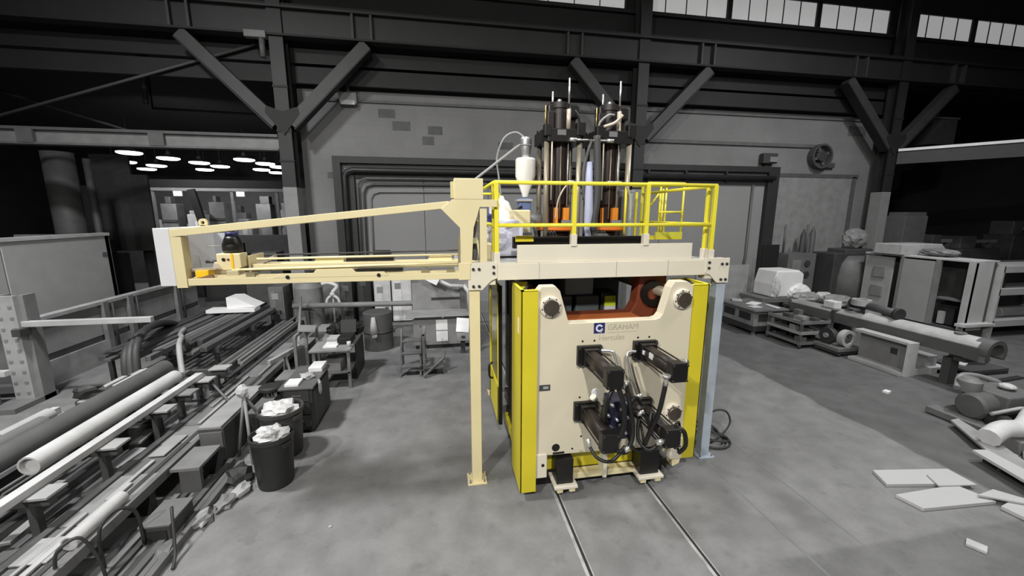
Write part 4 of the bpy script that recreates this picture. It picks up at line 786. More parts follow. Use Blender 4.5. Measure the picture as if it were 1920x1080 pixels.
solo('cloth_rag',MB().blob((-2.86,2.16,.9),(.12,.12,.06),.3,2,31),G(150),'grey rag in the middle of the low dark cabinet','rag'); solo('hanging_rag',MB().blob((-2.62,2.0,.75),(.03,.06,.14),.25,2,33),G(180),'pale rag hanging over the cabinet side','rag')
t=thing('shop_stool','dark stool with a padded seat left of the tool cabinet','stool',(-3.55,2.3,0)); build('stool_seat',MB().lathe((-3.55,2.3,.6),[(.16,0),(.19,.03),(.19,.08),(.15,.1)],20),G(36),t)
for k in range(4): a=k*1.57+.6; build('stool_leg',MB().tube([(-3.55+.1*math.cos(a),2.3+.1*math.sin(a),.6),(-3.55+.2*math.cos(a),2.3+.2*math.sin(a),0)],.018),G(44),t)
t=thing('work_table','grey steel work table with papers and black gear, beyond the cabinet','table',(-2.8,4.2,0))
build('table_top',MB().box(-3.25,-2.4,3.5,4.9,.86,.91),G(132),t,.008)
for x in (-3.2,-2.5):
    for y in (3.55,4.8): build('table_leg',MB().box(x,x+.06,y,y+.06,0,.86),G(116),t)
build('lower_shelf',MB().box(-3.2,-2.45,3.55,4.85,.35,.38),G(96),t); build('rear_panel',MB().box(-2.42,-2.40,4.0,4.9,.05,.85),G(34),t)
solo('paper_stack',MB().box(-3.0,-2.72,3.65,4.0,.912,.945),G(225),'bright paper stack on the near end of the grey work table','paper'); solo('paper_stack',MB().box(-3.02,-2.8,4.05,4.4,.912,.99),G(170),'grey folder pile behind the bright paper stack','paper')
t=thing('black_case','open black case on the work table beside the papers','case',(-2.6,4.1,.91)); build('case_body',MB().box(-2.75,-2.45,3.85,4.3,.912,1.06),G(24),t,.01); build('case_lid',MB().obox((-2.6,4.36,1.2),(.34,.04,.3),(-.3,0,0)),G(20),t)
solo('black_bag',MB().blob((-2.95,4.62,1.06),(.18,.18,.15),.3,3,41),G(18),'black bag at the far left corner of the work table','bag'); solo('black_bag',MB().blob((-2.5,4.66,1.05),(.14,.16,.14),.3,3,42),G(20),'black bag at the far right corner of the work table','bag'); solo('white_cup',MB().lathe((-2.47,3.7,.912),[(.035,0),(.045,.11)],14),G(215),'white cup on the near right corner of the work table','cup')
solo('cardboard_box',MB().box(-3.05,-2.65,3.6,4.2,.382,.58),G(120),'grey carton on the lower shelf of the work table','box',bevel=.01)
t=thing('stand_frame','pale open frame standing left of the work table','frame',(-3.55,4.2,0))
for a,b_ in (((-3.6,3.8,0),(-3.6,3.8,1.15)),((-3.6,4.5,0),(-3.6,4.5,1.15)),((-3.35,4.5,0),(-3.35,4.5,1.2)),((-3.6,3.8,1.15),(-3.6,4.5,1.15)),((-3.6,4.5,1.15),(-3.35,4.5,1.2))): build('frame_bar',MB().beam(a,b_,.06,.06),G(120),t)
build('frame_board',MB().obox((-3.48,4.3,1.2),(.35,.5,.03),(0,.1,.2)),G(130),t)
solo('pale_pole',MB().tube([(-4.65,7.6,1.3),(-4.15,5.6,.45)],.035,8),G(132),'pale thin pole leaning beside the far end of the long bench','pole')
t=thing('timber_trestle','pale T-shaped trestle standing at the right side of the long bench','trestle',(-3.75,3.6,0)); build('trestle_head',MB().beam((-3.95,3.3,.78),(-3.65,4.2,.82),.08,.08),G(150),t); build('trestle_leg',MB().tube([(-3.8,3.75,.76),(-3.6,3.6,0)],.03),G(130),t); build('trestle_leg',MB().tube([(-3.8,3.75,.76),(-3.95,3.95,0)],.03),G(110),t)
# folded white sheet on the far bundle
t=thing('folded_white_board','folded bright white board lying on the far bundle of dark bars','board',(-6.6,7.9,.9)); build('board_flat',MB().box(-7.25,-5.95,7.55,7.95,.9,1.0),mat('bright_white_board',(228,228,228),.6,0,.02),t); build('board_fold',MB().prism([(-6.75,1.0),(-6.75,1.33),(-6.5,1.33),(-6.3,1.2),(-5.95,1.02)],'Y',7.7,8.3),MATS['bright_white_board'],t)
# along the back wall left of the machine
solo('long_wall_pipe',MB().tube([(-5.0,7.9,.96),(.6,7.9,.9)],.085,10),G(122),'long pale pipe lying across stands in front of the back wall machines','pipe')
t=thing('pipe_stand','dark pipe stand carrying the long pale pipe','stand',(-2,7.9,0))
for x in (-4.6,-2.2,.2): build('stand_post',MB().box(x-.05,x+.05,7.85,7.95,0,.81),G(60),t); build('stand_foot',MB().box(x-.2,x+.2,7.8,8.0,0,.04),G(60),t)
def machine(n,lab,c,x0,x1,y0,y1,h,v,pv,extra=None):
    t=thing(n,lab,c,((x0+x1)/2,(y0+y1)/2,0)); build('body',MB().box(x0,x1,y0,y1,.06,h),G(v,.5,0,.08),t,.015); build('plinth',MB().box(x0+.03,x1-.03,y0+.03,y1,0,.06),G(40),t)
    build('front_door',MB().box(x0+.05,(x0+x1)/2-.01,y0-.015,y0,.12,h-.12),G(v+8),t,.004); build('front_door',MB().box((x0+x1)/2+.01,x1-.05,y0-.015,y0,.12,h-.12),G(v-6),t,.004); build('control_plate',MB().box(x0+.1,x0+.3,y0-.03,y0-.015,h-.4,h-.2),G(pv),t)
    return t
machine('white_cabinet','pale white cabinet at the wall, left one of the pair behind the pipe','cabinet',-2.75,-2.2,9.0,9.5,1.5,186,130)
machine('white_cabinet','taller pale cabinet at the wall, right one of the pair behind the pipe','cabinet',-2.15,-1.5,9.0,9.55,1.62,198,120)
machine('grey_cabinet','grey cabinet standing just left of the left column foot','cabinet',-5.95,-5.5,8.6,9.3,1.45,100,140)
t=thing('grey_tank','upright grey tank at the wall beside the left column foot','tank',(-4.7,8.3,0)); build('tank_shell',MB().lathe((-4.7,8.5,0),[(.42,0),(.42,1.45),(.3,1.6),(.1,1.66)],24),G(118),t); build('tank_valve',MB().cyl((-4.7,8.5,1.66),(-4.7,8.5,1.8),.05),G(80),t)
machine('dark_locker','dark locker at the wall under the dark door jamb','cabinet',-3.85,-3.45,8.9,9.5,1.6,60,90); machine('dark_locker','black narrow locker at the wall left of the pale cabinets','cabinet',-3.3,-2.85,9.0,9.5,1.75,40,70)
t=thing('swing_lamp','white bent swing lamp above the long pale pipe','lamp',(-3.9,8.2,0)); build('lamp_pole',MB().tube([(-3.9,8.25,0),(-3.9,8.25,1.2)],.03),G(150),t); build('lamp_joint',MB().blob((-3.9,8.2,1.24),(.08,.08,.08),.1,2),G(190),t); build('lamp_arm',MB().curve([(-3.9,8.2,1.3),(-3.75,8.2,1.5),(-4.0,8.2,1.62),(-4.2,8.2,1.58)],.06),G(200),t); build('lamp_skirt',MB().curve([(-4.1,8.2,.95),(-4.05,8.2,1.1),(-3.9,8.2,1.2),(-3.75,8.2,1.1),(-3.7,8.2,.95)],.045),G(190),t)
t=thing('round_drum','dark round drum with a pale funnel on its side, beyond the work table','drum',(-2.2,6.2,0)); build('drum_shell',MB().lathe((-2.25,6.3,0),[(.4,0),(.4,1.05),(.34,1.08)],26),G(72),t); build('drum_band',MB().lathe((-2.25,6.3,.5),[(.415,0),(.415,.06)],26),G(56),t); build('funnel',MB().cyl((-2.3,5.88,.55),(-2.3,5.86,1.0),.12,.05),G(160),t); build('funnel_tap',MB().blob((-2.28,5.85,.5),(.07,.05,.1),.15,2,4),G(176),t)
t=thing('electronics_desk','grey desk with dark slots and a computer screen, behind the cream post','desk',(-.4,6,0))
build('desk_body',MB().box(-1.25,.55,5.9,6.6,.12,.92),G(116,.5,0,.08),t,.01); build('desk_top',MB().box(-1.45,.6,5.8,6.7,.92,.97),G(140),t,.006); build('desk_base',MB().box(-1.2,.5,5.95,6.55,0,.12),G(40),t)
for x0,x1 in ((-1.2,-.45),(-.4,.35)): build('desk_slot',MB().box(x0,x1,5.79,5.8,.93,.96),G(24),t)
build('back_shelf',MB().box(-1.3,.55,6.75,6.95,.0,1.75),G(136),t); build('shelf_slot',MB().box(-.75,.1,6.73,6.75,1.25,1.32),G(50),t); build('side_panel',MB().box(.1,.55,6.6,6.75,.97,1.62),G(84),t)
for z in (.22,.55): build('posted_sheet',MB().box(-.62,-.3,5.885,5.9,z,z+.3),G(212),t)
t=thing('tilted_screen','white tilted screen with keypad standing at the desk corner','screen',(.1,5.4,0)); build('screen_face',MB().obox((.1,5.35,.82),(.34,.03,.38),(-.35,.1,0)),G(222),t); build('keypad_box',MB().obox((.1,5.32,.5),(.34,.2,.22),(-.3,0,0)),G(122),t); build('keypad_hole',MB().obox((.1,5.21,.53),(.1,.02,.06),(-.3,0,0)),G(30),t); build('screen_post',MB().box(.04,.16,5.4,5.5,0,.8),G(84),t)
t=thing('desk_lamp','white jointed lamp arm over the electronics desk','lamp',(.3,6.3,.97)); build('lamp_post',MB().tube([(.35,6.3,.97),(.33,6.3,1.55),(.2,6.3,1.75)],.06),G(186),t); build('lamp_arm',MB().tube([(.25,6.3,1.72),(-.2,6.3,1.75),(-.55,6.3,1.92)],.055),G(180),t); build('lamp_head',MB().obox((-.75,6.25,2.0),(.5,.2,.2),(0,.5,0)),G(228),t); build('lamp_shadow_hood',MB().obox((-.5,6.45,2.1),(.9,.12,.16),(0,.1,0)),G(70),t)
for k,(z,lab) in enumerate(((2.1,'upper white notice on the wall beside the lamp'),(1.78,'lower white notice on the wall beside the lamp'))): solo('wall_notice',MB().box(.05,.42,9.86,9.9,z-.1,z+.2),G(196),lab,'notice')
t=thing('step_stool','grey three-step stool in front of the electronics desk','step stool',(-1.1,4.4,0))
for k in range(3): build('step',MB().box(-1.42,-.98,4.0+.22*k,4.24+.22*k,.2+.25*k,.235+.25*k),G(108),t,.005)
for x in (-1.44,-.98): build('side_rail',MB().beam((x,3.98,.0),(x,4.7,1.0),.04,.06),G(88),t); build('rear_leg',MB().beam((x,4.75,0),(x,4.68,1.05),.04,.05),G(76),t)
t=thing('hand_trolley','grey hand trolley with upright handle beside the step stool','trolley',(-.7,4.3,0)); build('trolley_deck',MB().box(-.9,-.45,4.0,4.7,.14,.18),G(100),t); build('upright',MB().box(-.92,-.86,4.02,4.08,0,1.0),G(112),t); build('upright',MB().box(-.92,-.86,4.62,4.68,.0,1.0),G(96),t); build('push_bar',MB().box(-.93,-.85,4.02,4.68,.97,1.02),G(120),t); build('skid_bar',MB().tube([(-.9,3.8,.06),(-.45,4.2,.32),(-.4,4.25,.5)],.035),G(108),t); build('cross_brace',MB().box(-.9,-.84,4.05,4.65,.45,.5),G(90),t)
for x in (-.85,-.5): build('castor',MB().cyl((x,4.05,.07),(x+.04,4.05,.07),.07,n=12),G(40),t)

# ================================================================== RIGHT SIDE
t=thing('jib_beam','dark jib beam with a bright top strip running right from the right column','beam',(20,6.5,5.9))
build('beam_web',MB().beam((18.3,9.0,6.1),(24,1.6,6.1),.2,.5),G(52),t); build('lit_beam_strip',MB().beam((18.3,9.0,6.4),(24,1.6,6.4),.34,.1),G(236),t)  # strip is near-white to imitate light catching the beam's top
t=thing('hung_heater','dim grey box heater hung in the dark right bay above the jib beam','heater',(22.5,10.5,7.4)); build('heater_case',MB().box(21.8,23.2,10.4,11.2,7.0,8.1),G(58),t); build('heater_hanger',MB().box(22.4,22.5,10.7,10.8,8.1,9.6),G(46),t); build('heater_lip',MB().box(21.75,23.25,10.35,11.25,8.1,8.18),G(76),t)
# first bench right behind the shade-tinted post
t=thing('metal_bench','grey metal bench with square openings, just right of the shade-tinted post','bench',(9.7,6.2,0))
build('bench_body',MB().box(9.25,10.3,5.5,7.0,.12,.78),G(108,.5,0,.08),t,.01); build('bench_top',MB().box(9.15,10.4,5.4,7.15,.78,.84),G(90),t,.006)
for y in (5.65,6.35): build('bench_opening',MB().box(9.235,9.25,y,y+.5,.45,.68),G(30),t)
for x in (9.4,10.0): build('bench_opening',MB().box(x,x+.35,5.485,5.5,.45,.68),G(36),t)
build('bench_kick',MB().box(9.24,10.31,5.49,7.0,.12,.3),G(40),t)
for x in (9.28,10.2):
    for y in (5.52,6.9): build('bench_foot',MB().box(x,x+.08,y,y+.08,0,.12),G(84),t)
for k,(x,y,z,s,v,lab) in enumerate(((9.5,5.8,.85,(.34,.26,.02),176,'pale sheet lying on the near end of the metal bench'),(9.8,6.2,.86,(.5,.3,.03),200,'bright sheet in the middle of the metal bench'),(9.6,6.75,.87,(.3,.3,.05),150,'grey folded sheet at the far end of the metal bench'),(10.1,5.75,.85,(.5,.12,.02),190,'long pale strip on the right of the metal bench'))):
    solo('sheet',MB().obox((x,y,z+.012),s,(0,0,.5*k)),G(v),lab,'sheet')
t=thing('wall_screen_board','grey screen board leaning behind the metal bench, right of the cream bracket','board',(9.8,8.2,0)); build('board_panel',MB().box(9.0,11.2,8.2,8.3,.5,1.9),G(132),t); build('board_leg',MB().box(9.1,9.2,8.2,8.4,0,.5),G(80),t); build('board_leg',MB().box(11,11.1,8.2,8.4,0,.5),G(80),t)
# white wrapped block on a stand
t=thing('wrapped_block','large bright block wrapped in white film beside the metal bench','wrapped load',(11.4,7.0,0))
BW=mat('white_film_wrap',(198,198,198),.55,0,.05,3,.2)
build('wrapped_body',MB().prism([(10.85,.95),(10.85,1.4),(10.97,1.88),(11.85,1.88),(12.05,1.75),(12.05,.95)],'Y',6.6,7.5),BW,t,.05); build('film_fold',MB().blob((11.9,6.6,1.1),(.45,.15,.3),.15,3,51),BW,t); build('film_fold',MB().blob((10.98,6.62,1.3),(.14,.1,.35),.12,3,52),G(170),t)
build('pallet_deck',MB().box(10.4,12.3,6.5,7.6,.8,.94),G(90),t); 
for x in (10.45,12.1):
    for y in (6.55,7.45): build('pallet_leg',MB().box(x,x+.12,y,y+.1,0,.8),G(60),t)
solo('wrapped_bundle',MB().blob((11.7,6.1,1.0),(.5,.28,.22),.15,3,53),G(120),'grey wrapped lump in front of the bright wrapped block','bundle')
t=thing('low_stand','dark low stand under the grey wrapped lump','stand',(11.7,6.1,0)); build('stand_top',MB().box(11.1,12.5,5.8,6.4,.72,.8),G(60),t)
for x in (11.15,12.4): build('stand_leg',MB().box(x,x+.08,5.85,6.35,0,.72),G(50),t)
solo('wrapped_bundle',MB().blob((12.6,6.3,.95),(.35,.25,.2),.18,3,54),G(168),'pale wrapped bundle right of the grey lump','bundle')
t=thing('plastic_bin','pale crate under the pale wrapped bundle','crate',(12.6,6.3,0)); build('crate_body',MB().box(12.52,13.0,6.0,6.6,0,.78),G(84),t,.01)
t=thing('black_monitor','black upright monitor board standing behind the bright wrapped block','monitor',(12.0,8.2,0)); build('screen',MB().box(11.75,12.45,8.2,8.28,1.75,2.65),G(14),t,.01); build('screen_pole',MB().box(12.05,12.15,8.22,8.3,0,1.75),G(60),t); build('screen_foot',MB().box(11.8,12.4,8.0,8.4,0,.05),G(60),t)
t=thing('gauge_cabinet','grey control cabinet with two round gauges, right of the black monitor','cabinet',(13.9,8.6,0)); build('cabinet_body',MB().box(13.2,14.5,8.5,9.3,.05,2.25),G(88),t,.01); build('cabinet_foot',MB().box(13.3,14.4,8.6,9.2,0,.05),G(40),t)
for z in (1.85,1.4): build('gauge',MB().lathe((14.1,8.5,z),[(.13,0),(.13,-.04)],18,'Y'),G(44),t)
build('cabinet_plate',MB().box(13.4,13.8,8.48,8.5,1.5,2.0),G(108),t)
for x in (13.3,14.35): build('conduit',MB().tube([(x,8.9,2.25),(x,8.9,3.4)],.04),G(84),t)
for k,(x,h) in enumerate(((14.75,2.5),(15.0,2.3),(15.2,2.6))): solo('gas_cylinder',MB().lathe((x,9.45,0),[(.1,0),(.11,.03),(.11,h+.4),(.05,h+.6),(.03,h+.7)],14),G(66+8*k),'tall thin grey gas cylinder, %s of three by the gauge cabinet'%(('left one','middle one','right one')[k]),'gas cylinder')
t=thing('round_machine','dark grey rounded machine at the wall behind the long barrel','machine',(15.8,8.3,0)); build('machine_body',MB().lathe((15.7,8.2,0),[(.8,0),(.8,1.4),(.7,1.9),(.5,2.2)],24),G(82),t); build('machine_side',MB().box(14.7,15.4,7.9,8.9,0,2.3),G(52),t,.04); build('machine_arch',MB().ring((16.2,7.6,1.7),.35,.6,-.1,.2,20,0,math.pi),G(56),t); build('machine_cap',MB().box(15.3,16.6,8.0,8.8,2.2,2.45),G(62),t,.04); build('machine_base',MB().box(14.8,16.5,7.6,8.8,0,.5),G(60),t,.03)
# tiered cart
t=thing('shelf_cart','dark three-shelf cart loaded with parts in front of the wrapped block','cart',(10.1,5,0))
for z,v in ((.12,70),(.42,104),(.72,84)): build('shelf',MB().box(9.55,10.5,4.1,5.3,z,z+.04),G(v),t,.004); build('shelf_lip',MB().box(9.54,9.56,4.1,5.3,z,z+.09),G(v+20),t); build('shelf_lip',MB().box(9.55,10.5,4.09,4.11,z,z+.09),G(v+16),t)
for x in (9.55,10.44):
    for y in (4.1,5.24): build('cart_post',MB().box(x,x+.06,y,y+.06,.08,.85),G(72),t); build('castor',MB().cyl((x,y+.03,.04),(x+.05,y+.03,.04),.04,n=10),G(30),t)
rc=random.Random(5)
WH=('left front','left rear','middle front','middle rear','right front','right rear')
for si,(z,sn) in enumerate(((.16,'bottom shelf'),(.46,'middle shelf'),(.76,'top shelf'))):
    for k in range(4):
        x=9.75+.2*k; y=4.28+.25*((k*3+si)%4); s=(rc.uniform(.14,.2),rc.uniform(.18,.26),rc.uniform(.08,.18)); v=rc.choice((44,60,150,120,84))
        solo('machine_part',MB().box(x-s[0]/2,x+s[0]/2,y-s[1]/2,y+s[1]/2,z+.002,z+s[2]),G(v),'%s block, number %s from the left on the %s of the cart'%('dark' if v<90 else 'pale',('one','two','three','four')[k],sn),'part','parts on the cart',.01)
# dolly with wheels and rings
t=thing('low_dolly','low grey dolly between the shelf cart and the white base frame','dolly',(10.4,3.7,0)); build('dolly_deck',MB().box(10.0,10.75,3.35,4.1,.14,.24),G(92),t,.01); build('dolly_frame',MB().box(10.02,10.73,3.37,4.08,.06,.14),G(44),t)
for x in (10.05,10.65):
    for y in (3.4,4.0): build('castor',MB().cyl((x,y,.045),(x+.05,y,.045),.045,n=10),G(30),t)
t=thing('dark_pulley','dark pulley wheel standing on the low dolly','pulley',(10.2,3.9,.24)); build('pulley_rim',MB().lathe((0,3.85,.47),[(.22,10.12),(.23,10.15),(.17,10.19),(.23,10.24),(.22,10.27)],22,'X'),G(42),t); build('pulley_hub',MB().lathe((0,3.85,.47),[(.07,10.08),(.07,10.3)],14,'X'),G(120),t)
t=thing('pale_ring','pale open ring housing standing on the low dolly, right of the dark pulley','ring',(10.35,3.5,.24)); build('ring_shell',MB().ring((10.38,3.5,.47),.15,.23,-.08,.08,22),G(150),t); build('ring_core',MB().ring((10.38,3.5,.47),.06,.15,-.03,.03,18),G(80),t)
# long extruder barrel on white base frame
t=thing('long_barrel','long grey machine barrel with bright top and open ring end, at right','barrel',(10.9,3.4,.8))
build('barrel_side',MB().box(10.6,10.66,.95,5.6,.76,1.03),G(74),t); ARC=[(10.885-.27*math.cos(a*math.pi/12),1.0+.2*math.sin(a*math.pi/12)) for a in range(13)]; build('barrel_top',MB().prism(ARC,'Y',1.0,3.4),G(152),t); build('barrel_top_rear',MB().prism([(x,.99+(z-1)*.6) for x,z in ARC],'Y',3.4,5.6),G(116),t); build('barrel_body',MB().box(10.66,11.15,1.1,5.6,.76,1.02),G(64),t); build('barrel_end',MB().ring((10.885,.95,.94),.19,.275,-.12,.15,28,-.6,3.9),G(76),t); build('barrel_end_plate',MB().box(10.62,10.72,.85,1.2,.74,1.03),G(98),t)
build('port_ring',MB().ring((10.85,1.45,1.195),.06,.1,0,.03,16,axis='Z'),G(110),t); build('barrel_flange',MB().box(10.57,11.2,4.1,4.2,.72,1.1),G(52),t)
for y in (1.3,3.3,5.2): build('barrel_saddle',MB().box(10.7,11.1,y-.1,y+.1,.62,.76),G(50),t)
t=thing('barrel_support','dark trestle carrying the long barrel','trestle',(10.9,3.3,0))
for y in (1.55,3.15,5.2): build('trestle_post',MB().box(10.78,11.02,y-.08,y+.08,0,.62),G(60),t)
t=thing('valve_head','dark valve assembly with ring flange lying on top of the long barrel','valve',(11.0,3.6,1.06)); build('valve_tube',MB().cyl((10.85,2.7,1.32),(11.1,4.0,1.32),.11,n=18),G(58),t); build('valve_ring',MB().ring((11.0,3.75,1.42),.14,.22,-.1,.06,20,axis='Z'),G(150),t); build('valve_flange',MB().cyl((10.84,2.66,1.32),(10.855,2.74,1.32),.15,n=18),G(34),t); build('valve_flange',MB().cyl((11.1,4.0,1.32),(11.115,4.08,1.32),.14,n=18),G(34),t); build('valve_foot',MB().box(10.85,11.1,3.1,3.5,1.12,1.25),G(160),t)
solo('white_block',MB().box(10.72,10.98,4.25,4.6,1.10,1.30),G(188),'white block on the long barrel left of the valve assembly','block',bevel=.02)
solo('grey_hood',MB().blob((12.1,5.4,1.05),(.5,.4,.2),.12,3,57),G(112),'grey cloth-like hood behind the far end of the long barrel','hood'); t=thing('hood_stand','dark stand under the grey hood','stand',(12.1,5.4,0)); build('stand_top',MB().box(11.6,12.6,5.0,5.8,.78,.84),G(84),t)
for x in (11.65,12.5): build('stand_leg',MB().box(x,x+.06,5.1,5.7,0,.78),G(60),t)
WF=G(160,.5,0,.06)
t=thing('base_frame','white open box-section base frame standing on the floor under the barrel','frame',(10.7,2.7,0))
build('top_flange',MB().box(10.3,10.55,2.0,3.25,.76,.83),WF,t,.006); build('bottom_flange',MB().box(10.2,10.6,2.0,3.25,0,.08),WF,t,.006); build('web_plate',MB().box(10.52,10.55,2.0,3.25,.08,.76),G(112),t); build('end_plate',MB().box(10.28,10.56,1.96,2.02,.0,.83),G(168),t,.006); build('cross_member',MB().box(10.55,11.6,2.0,2.3,.0,.16),WF,t,.006); build('far_flange',MB().box(11.3,11.6,2.0,3.25,0,.1),WF,t); build('inner_block',MB().box(11.05,11.4,2.1,2.5,.16,.42),G(140),t,.01); build('web_hole',MB().box(10.51,10.52,2.35,2.5,.4,.55),G(40),t); build('stiffener',MB().box(10.55,11.0,2.3,2.34,.1,.5),G(104),t)
# white cabinets with open fronts
t=thing('white_open_cabinet','tall white open-fronted cabinet row behind the long barrel','cabinet',(15.8,5.6,0))
CW=G(160,.5,0,.05)
build('cabinet_roof',MB().box(15.35,16.3,4.1,7.3,2.36,2.42),G(172),t,.008); build('end_panel',MB().box(15.4,16.1,4.1,4.2,.25,2.36),G(166,.5,0,.05),t,.006); build('back_panel',MB().box(16.1,16.2,4.1,7.3,.25,2.36),G(70),t); build('front_post',MB().box(15.35,15.5,4.1,4.25,.25,2.36),CW,t,.006); build('front_panel',MB().box(15.35,15.42,5.05,6.0,.25,2.3),G(140,.5,0,.05),t,.006); build('front_post',MB().box(15.33,15.45,4.95,5.06,.25,2.36),G(112),t); build('front_post',MB().box(15.35,15.5,6.0,6.1,.25,2.36),G(110),t); build('front_panel',MB().box(15.35,15.42,6.3,7.25,.25,2.3),G(146,.5,0,.05),t,.006); build('inner_shelf',MB().box(15.5,16.1,4.25,5.0,1.1,1.16),G(96),t); build('inner_part',MB().box(15.6,15.8,4.5,4.7,.3,.85),G(30),t); build('inner_part',MB().box(15.55,15.7,4.75,4.9,.3,.7),G(150),t); build('base_plinth',MB().box(15.4,16.2,4.1,7.3,0,.25),G(60),t); build('floor_tray',MB().box(15.1,16.3,3.9,4.15,.42,.5),G(170),t)
for z in (1.55,.85): build('panel_clutter',MB().box(15.3,15.36,6.5,6.9,z,z+.4),G(118),t,.01)
t=thing('white_shelving','white shelving unit with dark gaps at the right frame edge','shelving',(17.6,4.2,0))
for z in (.35,1.35,2.05): build('shelf_board',MB().box(16.35,19.2,4.0,5.0,z,z+.2),G(150,.5,0,.05),t,.006)
build('shelf_end',MB().box(16.33,16.4,4.0,5.0,0,2.3),CW,t); build('shelf_end',MB().box(19.15,19.2,4.0,5.0,0,2.3),CW,t); build('shelf_back',MB().box(16.4,19.15,4.95,5.0,.0,2.3),G(66),t)
solo('shelf_box',MB().box(16.5,16.9,4.2,4.6,1.552,1.85),G(26),'black box on the middle shelf of the white shelving','box',bevel=.02); solo('shelf_roll',MB().lathe((0,4.4,.72),[(.15,17.1),(.17,17.12),(.17,18.6),(.15,18.62)],18,'X'),G(120),'long grey roll on the bottom shelf of the white shelving','roll')
solo('white_carton',MB().prism([(15.2,2.42),(15.2,2.78),(16.9,2.78),(17.1,2.6),(17.1,2.42)],'Y',6.0,6.9),G(160),'pale wrapped carton lying on top of the white cabinet row','carton',bevel=.02)
solo('grey_bundle',MB().blob((15.9,5.4,2.56),(.3,.5,.14),.1,3,61),G(108),'grey rounded bundle on the cabinet roof, right of the pale carton','bundle')
solo('grey_bundle',MB().blob((16.1,8.4,2.85),(.5,.35,.42),.12,3,62),G(118),'tall grey wrapped lump behind the left end of the cabinet row','bundle')
t=thing('tall_locker','dim grey tall locker beside the pale foot of the right column','locker',(18.9,8.6,0)); build('locker_body',MB().box(18.45,19.6,8.4,9.2,.05,3.75),G(86),t,.02); build('locker_cap',MB().box(18.5,18.75,8.45,9.1,3.75,3.9),G(80),t); build('locker_cap',MB().box(19.3,19.55,8.45,9.1,3.75,3.9),G(80),t); build('locker_foot',MB().box(18.5,19.5,8.5,9.1,0,.05),G(40),t)
for k,(x,y,w_,h,v,lab) in enumerate(((22.2,9.3,1.3,2.7,56,'dim boxy machine with a raised corner in the right dark bay'),(25.2,9.8,2.4,2.6,72,'large dim machine body in the right dark bay'),(28.6,10.2,1.6,3.3,60,'dim upright machine at the right frame edge'),(23.6,11.6,1.6,2.2,48,'dim low machine between the two boxy ones in the right bay'))):
    t=thing('bay_machine',lab,'machine',(x,y,0)); build('body',MB().box(x-w_/2,x+w_/2,y,y+1.2,0,h*.85),G(v),t,.04); build('upper_block',MB().box(x-w_/2,x-w_*.1,y+.1,y+1,h*.85,h+.2),G(v+10),t,.03); build('rail_top',MB().box(x-w_*.1,x+w_/2,y+.2,y+.4,h*.85+.25,h*.85+.4),G(v+50),t); build('rail_leg',MB().box(x+w_*.35,x+w_*.4,y+.2,y+.4,h*.85,h*.85+.25),G(v+20),t)
t=thing('low_pallet','dark low pallet with pale scraps on it, right of the white base frame','pallet',(12.3,2.1,0)); build('pallet_board',MB().box(11.8,13.0,1.7,2.5,.08,.14),G(60),t); build('pallet_runner',MB().box(11.8,13.0,1.7,1.8,0,.08),G(34),t); build('pallet_runner',MB().box(11.8,13.0,2.4,2.5,0,.08),G(34),t)
solo('pallet_scrap',MB().obox((12.1,2.1,.17),(.35,.25,.05),(0,0,.4)),G(180),'pale flat scrap on the dark low pallet','scrap'); solo('pallet_scrap',MB().obox((12.5,2.2,.24),(.5,.4,.2),(0,0,-.2)),G(66),'dark block on the dark low pallet','scrap'); solo('steel_strip',MB().obox((12.4,1.4,.02),(1.1,.12,.04),(0,0,.1)),G(34),'black steel strip on the floor in front of the dark pallet','strip')
# nearest right: engine-like unit, planks, sheets
t=thing('pump_unit','grey pump unit with dark hoses at the right frame edge','pump',(9.3,0,0)); build('pump_base',MB().box(8.75,10.2,-.5,.5,.02,.14),G(96),t,.01); build('pump_drum',MB().lathe((0,.0,.36),[(.2,8.95),(.24,9.0),(.24,9.7),(.2,9.75)],22,'X'),G(78),t); build('pump_block',MB().box(9.3,10.1,-.3,.35,.3,.62),G(88),t,.03); build('pump_rail',MB().tube([(8.85,-.35,.4),(9.4,-.4,.48),(9.8,-.4,.44)],.03),G(150),t); build('pump_motor',MB().lathe((9.2,.2,.55),[(.16,0),(.17,.04),(.17,.2),(.1,.26)],18),G(104),t); build('pump_pipe',MB().curve([(9.0,.25,.6),(9.3,.4,.75),(9.7,.4,.72),(10.1,.3,.6)],.05),G(120),t); build('pump_tyre',MB().lathe((0,-.38,.2),[(.1,8.95),(.17,8.98),(.17,9.12),(.1,9.15)],18,'X'),G(28),t); build('pump_tyre',MB().lathe((0,-.5,.2),[(.08,9.4),(.14,9.42),(.14,9.55),(.08,9.57)],18,'X'),G(22),t); build('pump_cap',MB().blob((9.75,.0,.68),(.12,.12,.06),.05,2,3),G(170),t)
t=thing('elbow_duct','white bulging duct elbow in front of the pump unit','duct',(8.6,-.9,0)); build('duct_tube',MB().curve([(8.15,-.75,.26),(8.5,-.7,.34),(8.9,-.72,.34),(9.3,-.6,.45),(9.7,-.5,.5)],.14,12),G(196),t); build('duct_collar',MB().curve([(8.3,-.74,.12),(8.32,-.85,.06),(8.35,-1.0,.03)],.06,8),G(150),t); build('duct_saddle',MB().box(8.6,9.2,-.9,-.5,.0,.2),G(120),t)
for k,(x,y,w_) in enumerate(((8.6,-1.05,.5),(8.3,-1.35,.6),(8.9,-1.3,.4))): solo('panel_offcut',MB().obox((x,y,.05+.03*k),(w_,.22,.05),(0,.05,.5+.3*k)),G((110,70,130)[k]),'grey offcut in the pile under the white duct, %s'%(('upper one','dark one','right one')[k]),'offcut')
solo('long_plank',MB().prism([(8.55,-.02),(8.75,.0),(8.35,-.85),(7.55,-2.1),(7.3,-2.05),(7.95,-.85)],'Z',.10,.14),G(140),'long grey plank with a pointed end lying at the right frame edge','plank',bevel=.005)
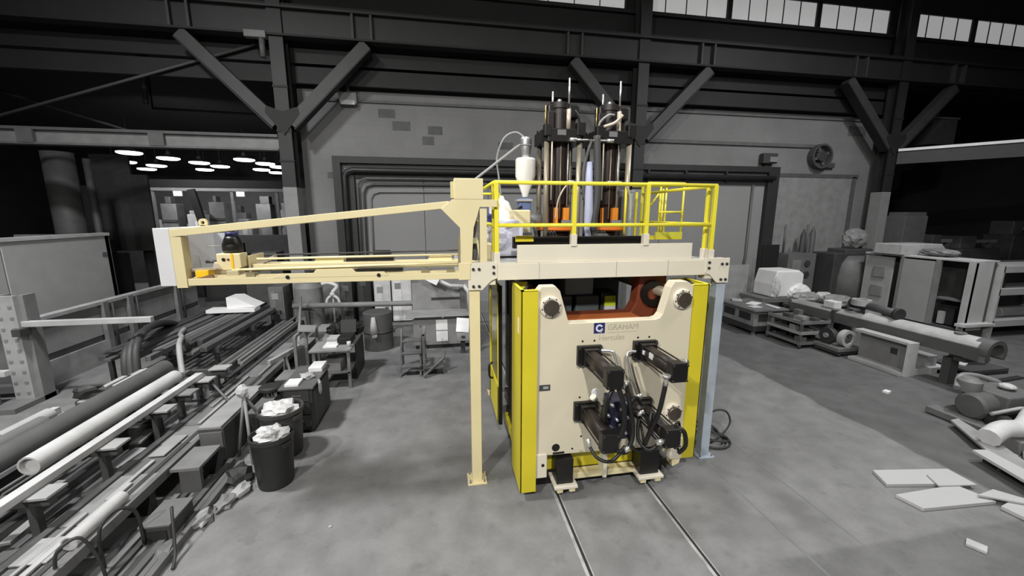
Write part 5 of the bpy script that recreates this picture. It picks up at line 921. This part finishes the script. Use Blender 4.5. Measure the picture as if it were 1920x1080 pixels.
solo('plank_block',MB().box(7.75,8.15,-1.1,-.95,0,.098),G(60),'dark bearer block under the long grey plank','block')
BS=mat('white_foam_board',(172,172,172),.6,0,.02)
solo('white_board_strip',MB().prism([(7.62,-.88),(7.85,-.92),(7.5,-2.3),(7.15,-2.3)],'Z',.145,.19),BS,'long bright white strip lying on the grey plank','board',bevel=.004)
solo('white_board',MB().prism([(5.8,-.87),(6.9,-1.03),(6.86,-1.36),(5.66,-1.17)],'Z',.003,.05),BS,'upper of the two bright white boards on the floor at right','board',bevel=.004)
solo('white_board',MB().prism([(5.55,-1.36),(6.6,-1.34),(6.72,-1.70),(5.62,-1.64)],'Z',.003,.05),BS,'lower of the two bright white boards on the floor at right','board',bevel=.004)
solo('board_link',MB().prism([(6.42,-1.12),(6.88,-1.06),(6.85,-1.42),(6.3,-1.34)],'Z',.051,.075),BS,'small white board bridging the two bright boards','board',bevel=.004)
solo('white_scrap',MB().obox((5.56,-2.2,.02),(.13,.16,.03),(0,0,.5)),G(176),'small white scrap on the floor at lower right','scrap'); solo('white_scrap',MB().obox((8.98,1.35,.02),(.14,.1,.04),(0,0,.3)),G(210),'small white scrap on the dark aisle floor','scrap')
solo('white_board',MB().prism([(6.65,-1.78),(7.05,-1.7),(7.1,-2.4),(6.7,-2.25)],'Z',.003,.06),BS,'crumpled white board nearest the lower right frame corner','board',bevel=.01); solo('white_board',MB().prism([(6.55,-1.6),(6.9,-1.55),(7.1,-1.8),(6.98,-1.85)],'Z',.065,.1),BS,'narrow white offcut on the crumpled board at lower right','board',bevel=.01)
# cable loops behind the shade-tinted post
t=thing('cable_coil','dark cable coil on the floor behind the shade-tinted post','cable',(4.2,.35,0))
for k in range(3): build('cable_turn',MB().curve([(4.0+.3*math.cos(a)*(1-.12*k),.32+.28*math.sin(a)*(1-.1*k),.03+.14*k*max(0,math.sin(a*.5))) for a in [i*.7 for i in range(10)]],.016,6),G(44),t)
solo('cable_hoop',MB().curve([(3.95,.25,.02),(4.2,.3,.12),(4.34,.33,.3),(4.25,.34,.5),(4.0,.3,.56),(3.75,.25,.45)],.016,6),G(50),'dark cable hoop standing up beside the shade-tinted post','cable')
for k,(x,y,s,v) in enumerate(((1.36,-3.15,.05,50),(.3,-3.0,.035,160),(.15,-3.08,.03,60),(-.75,-1.6,.025,170))):
    solo('floor_debris',MB().obox((x-1.1,y+1.0,.01),(s,s*1.2,.015),(0,0,.7*k)),G(v),('dark chip on the open floor, largest one','pale chip on the open floor beside a dark one','small dark chip beside the pale chip','tiny pale chip nearest the cream post')[k],'chip')
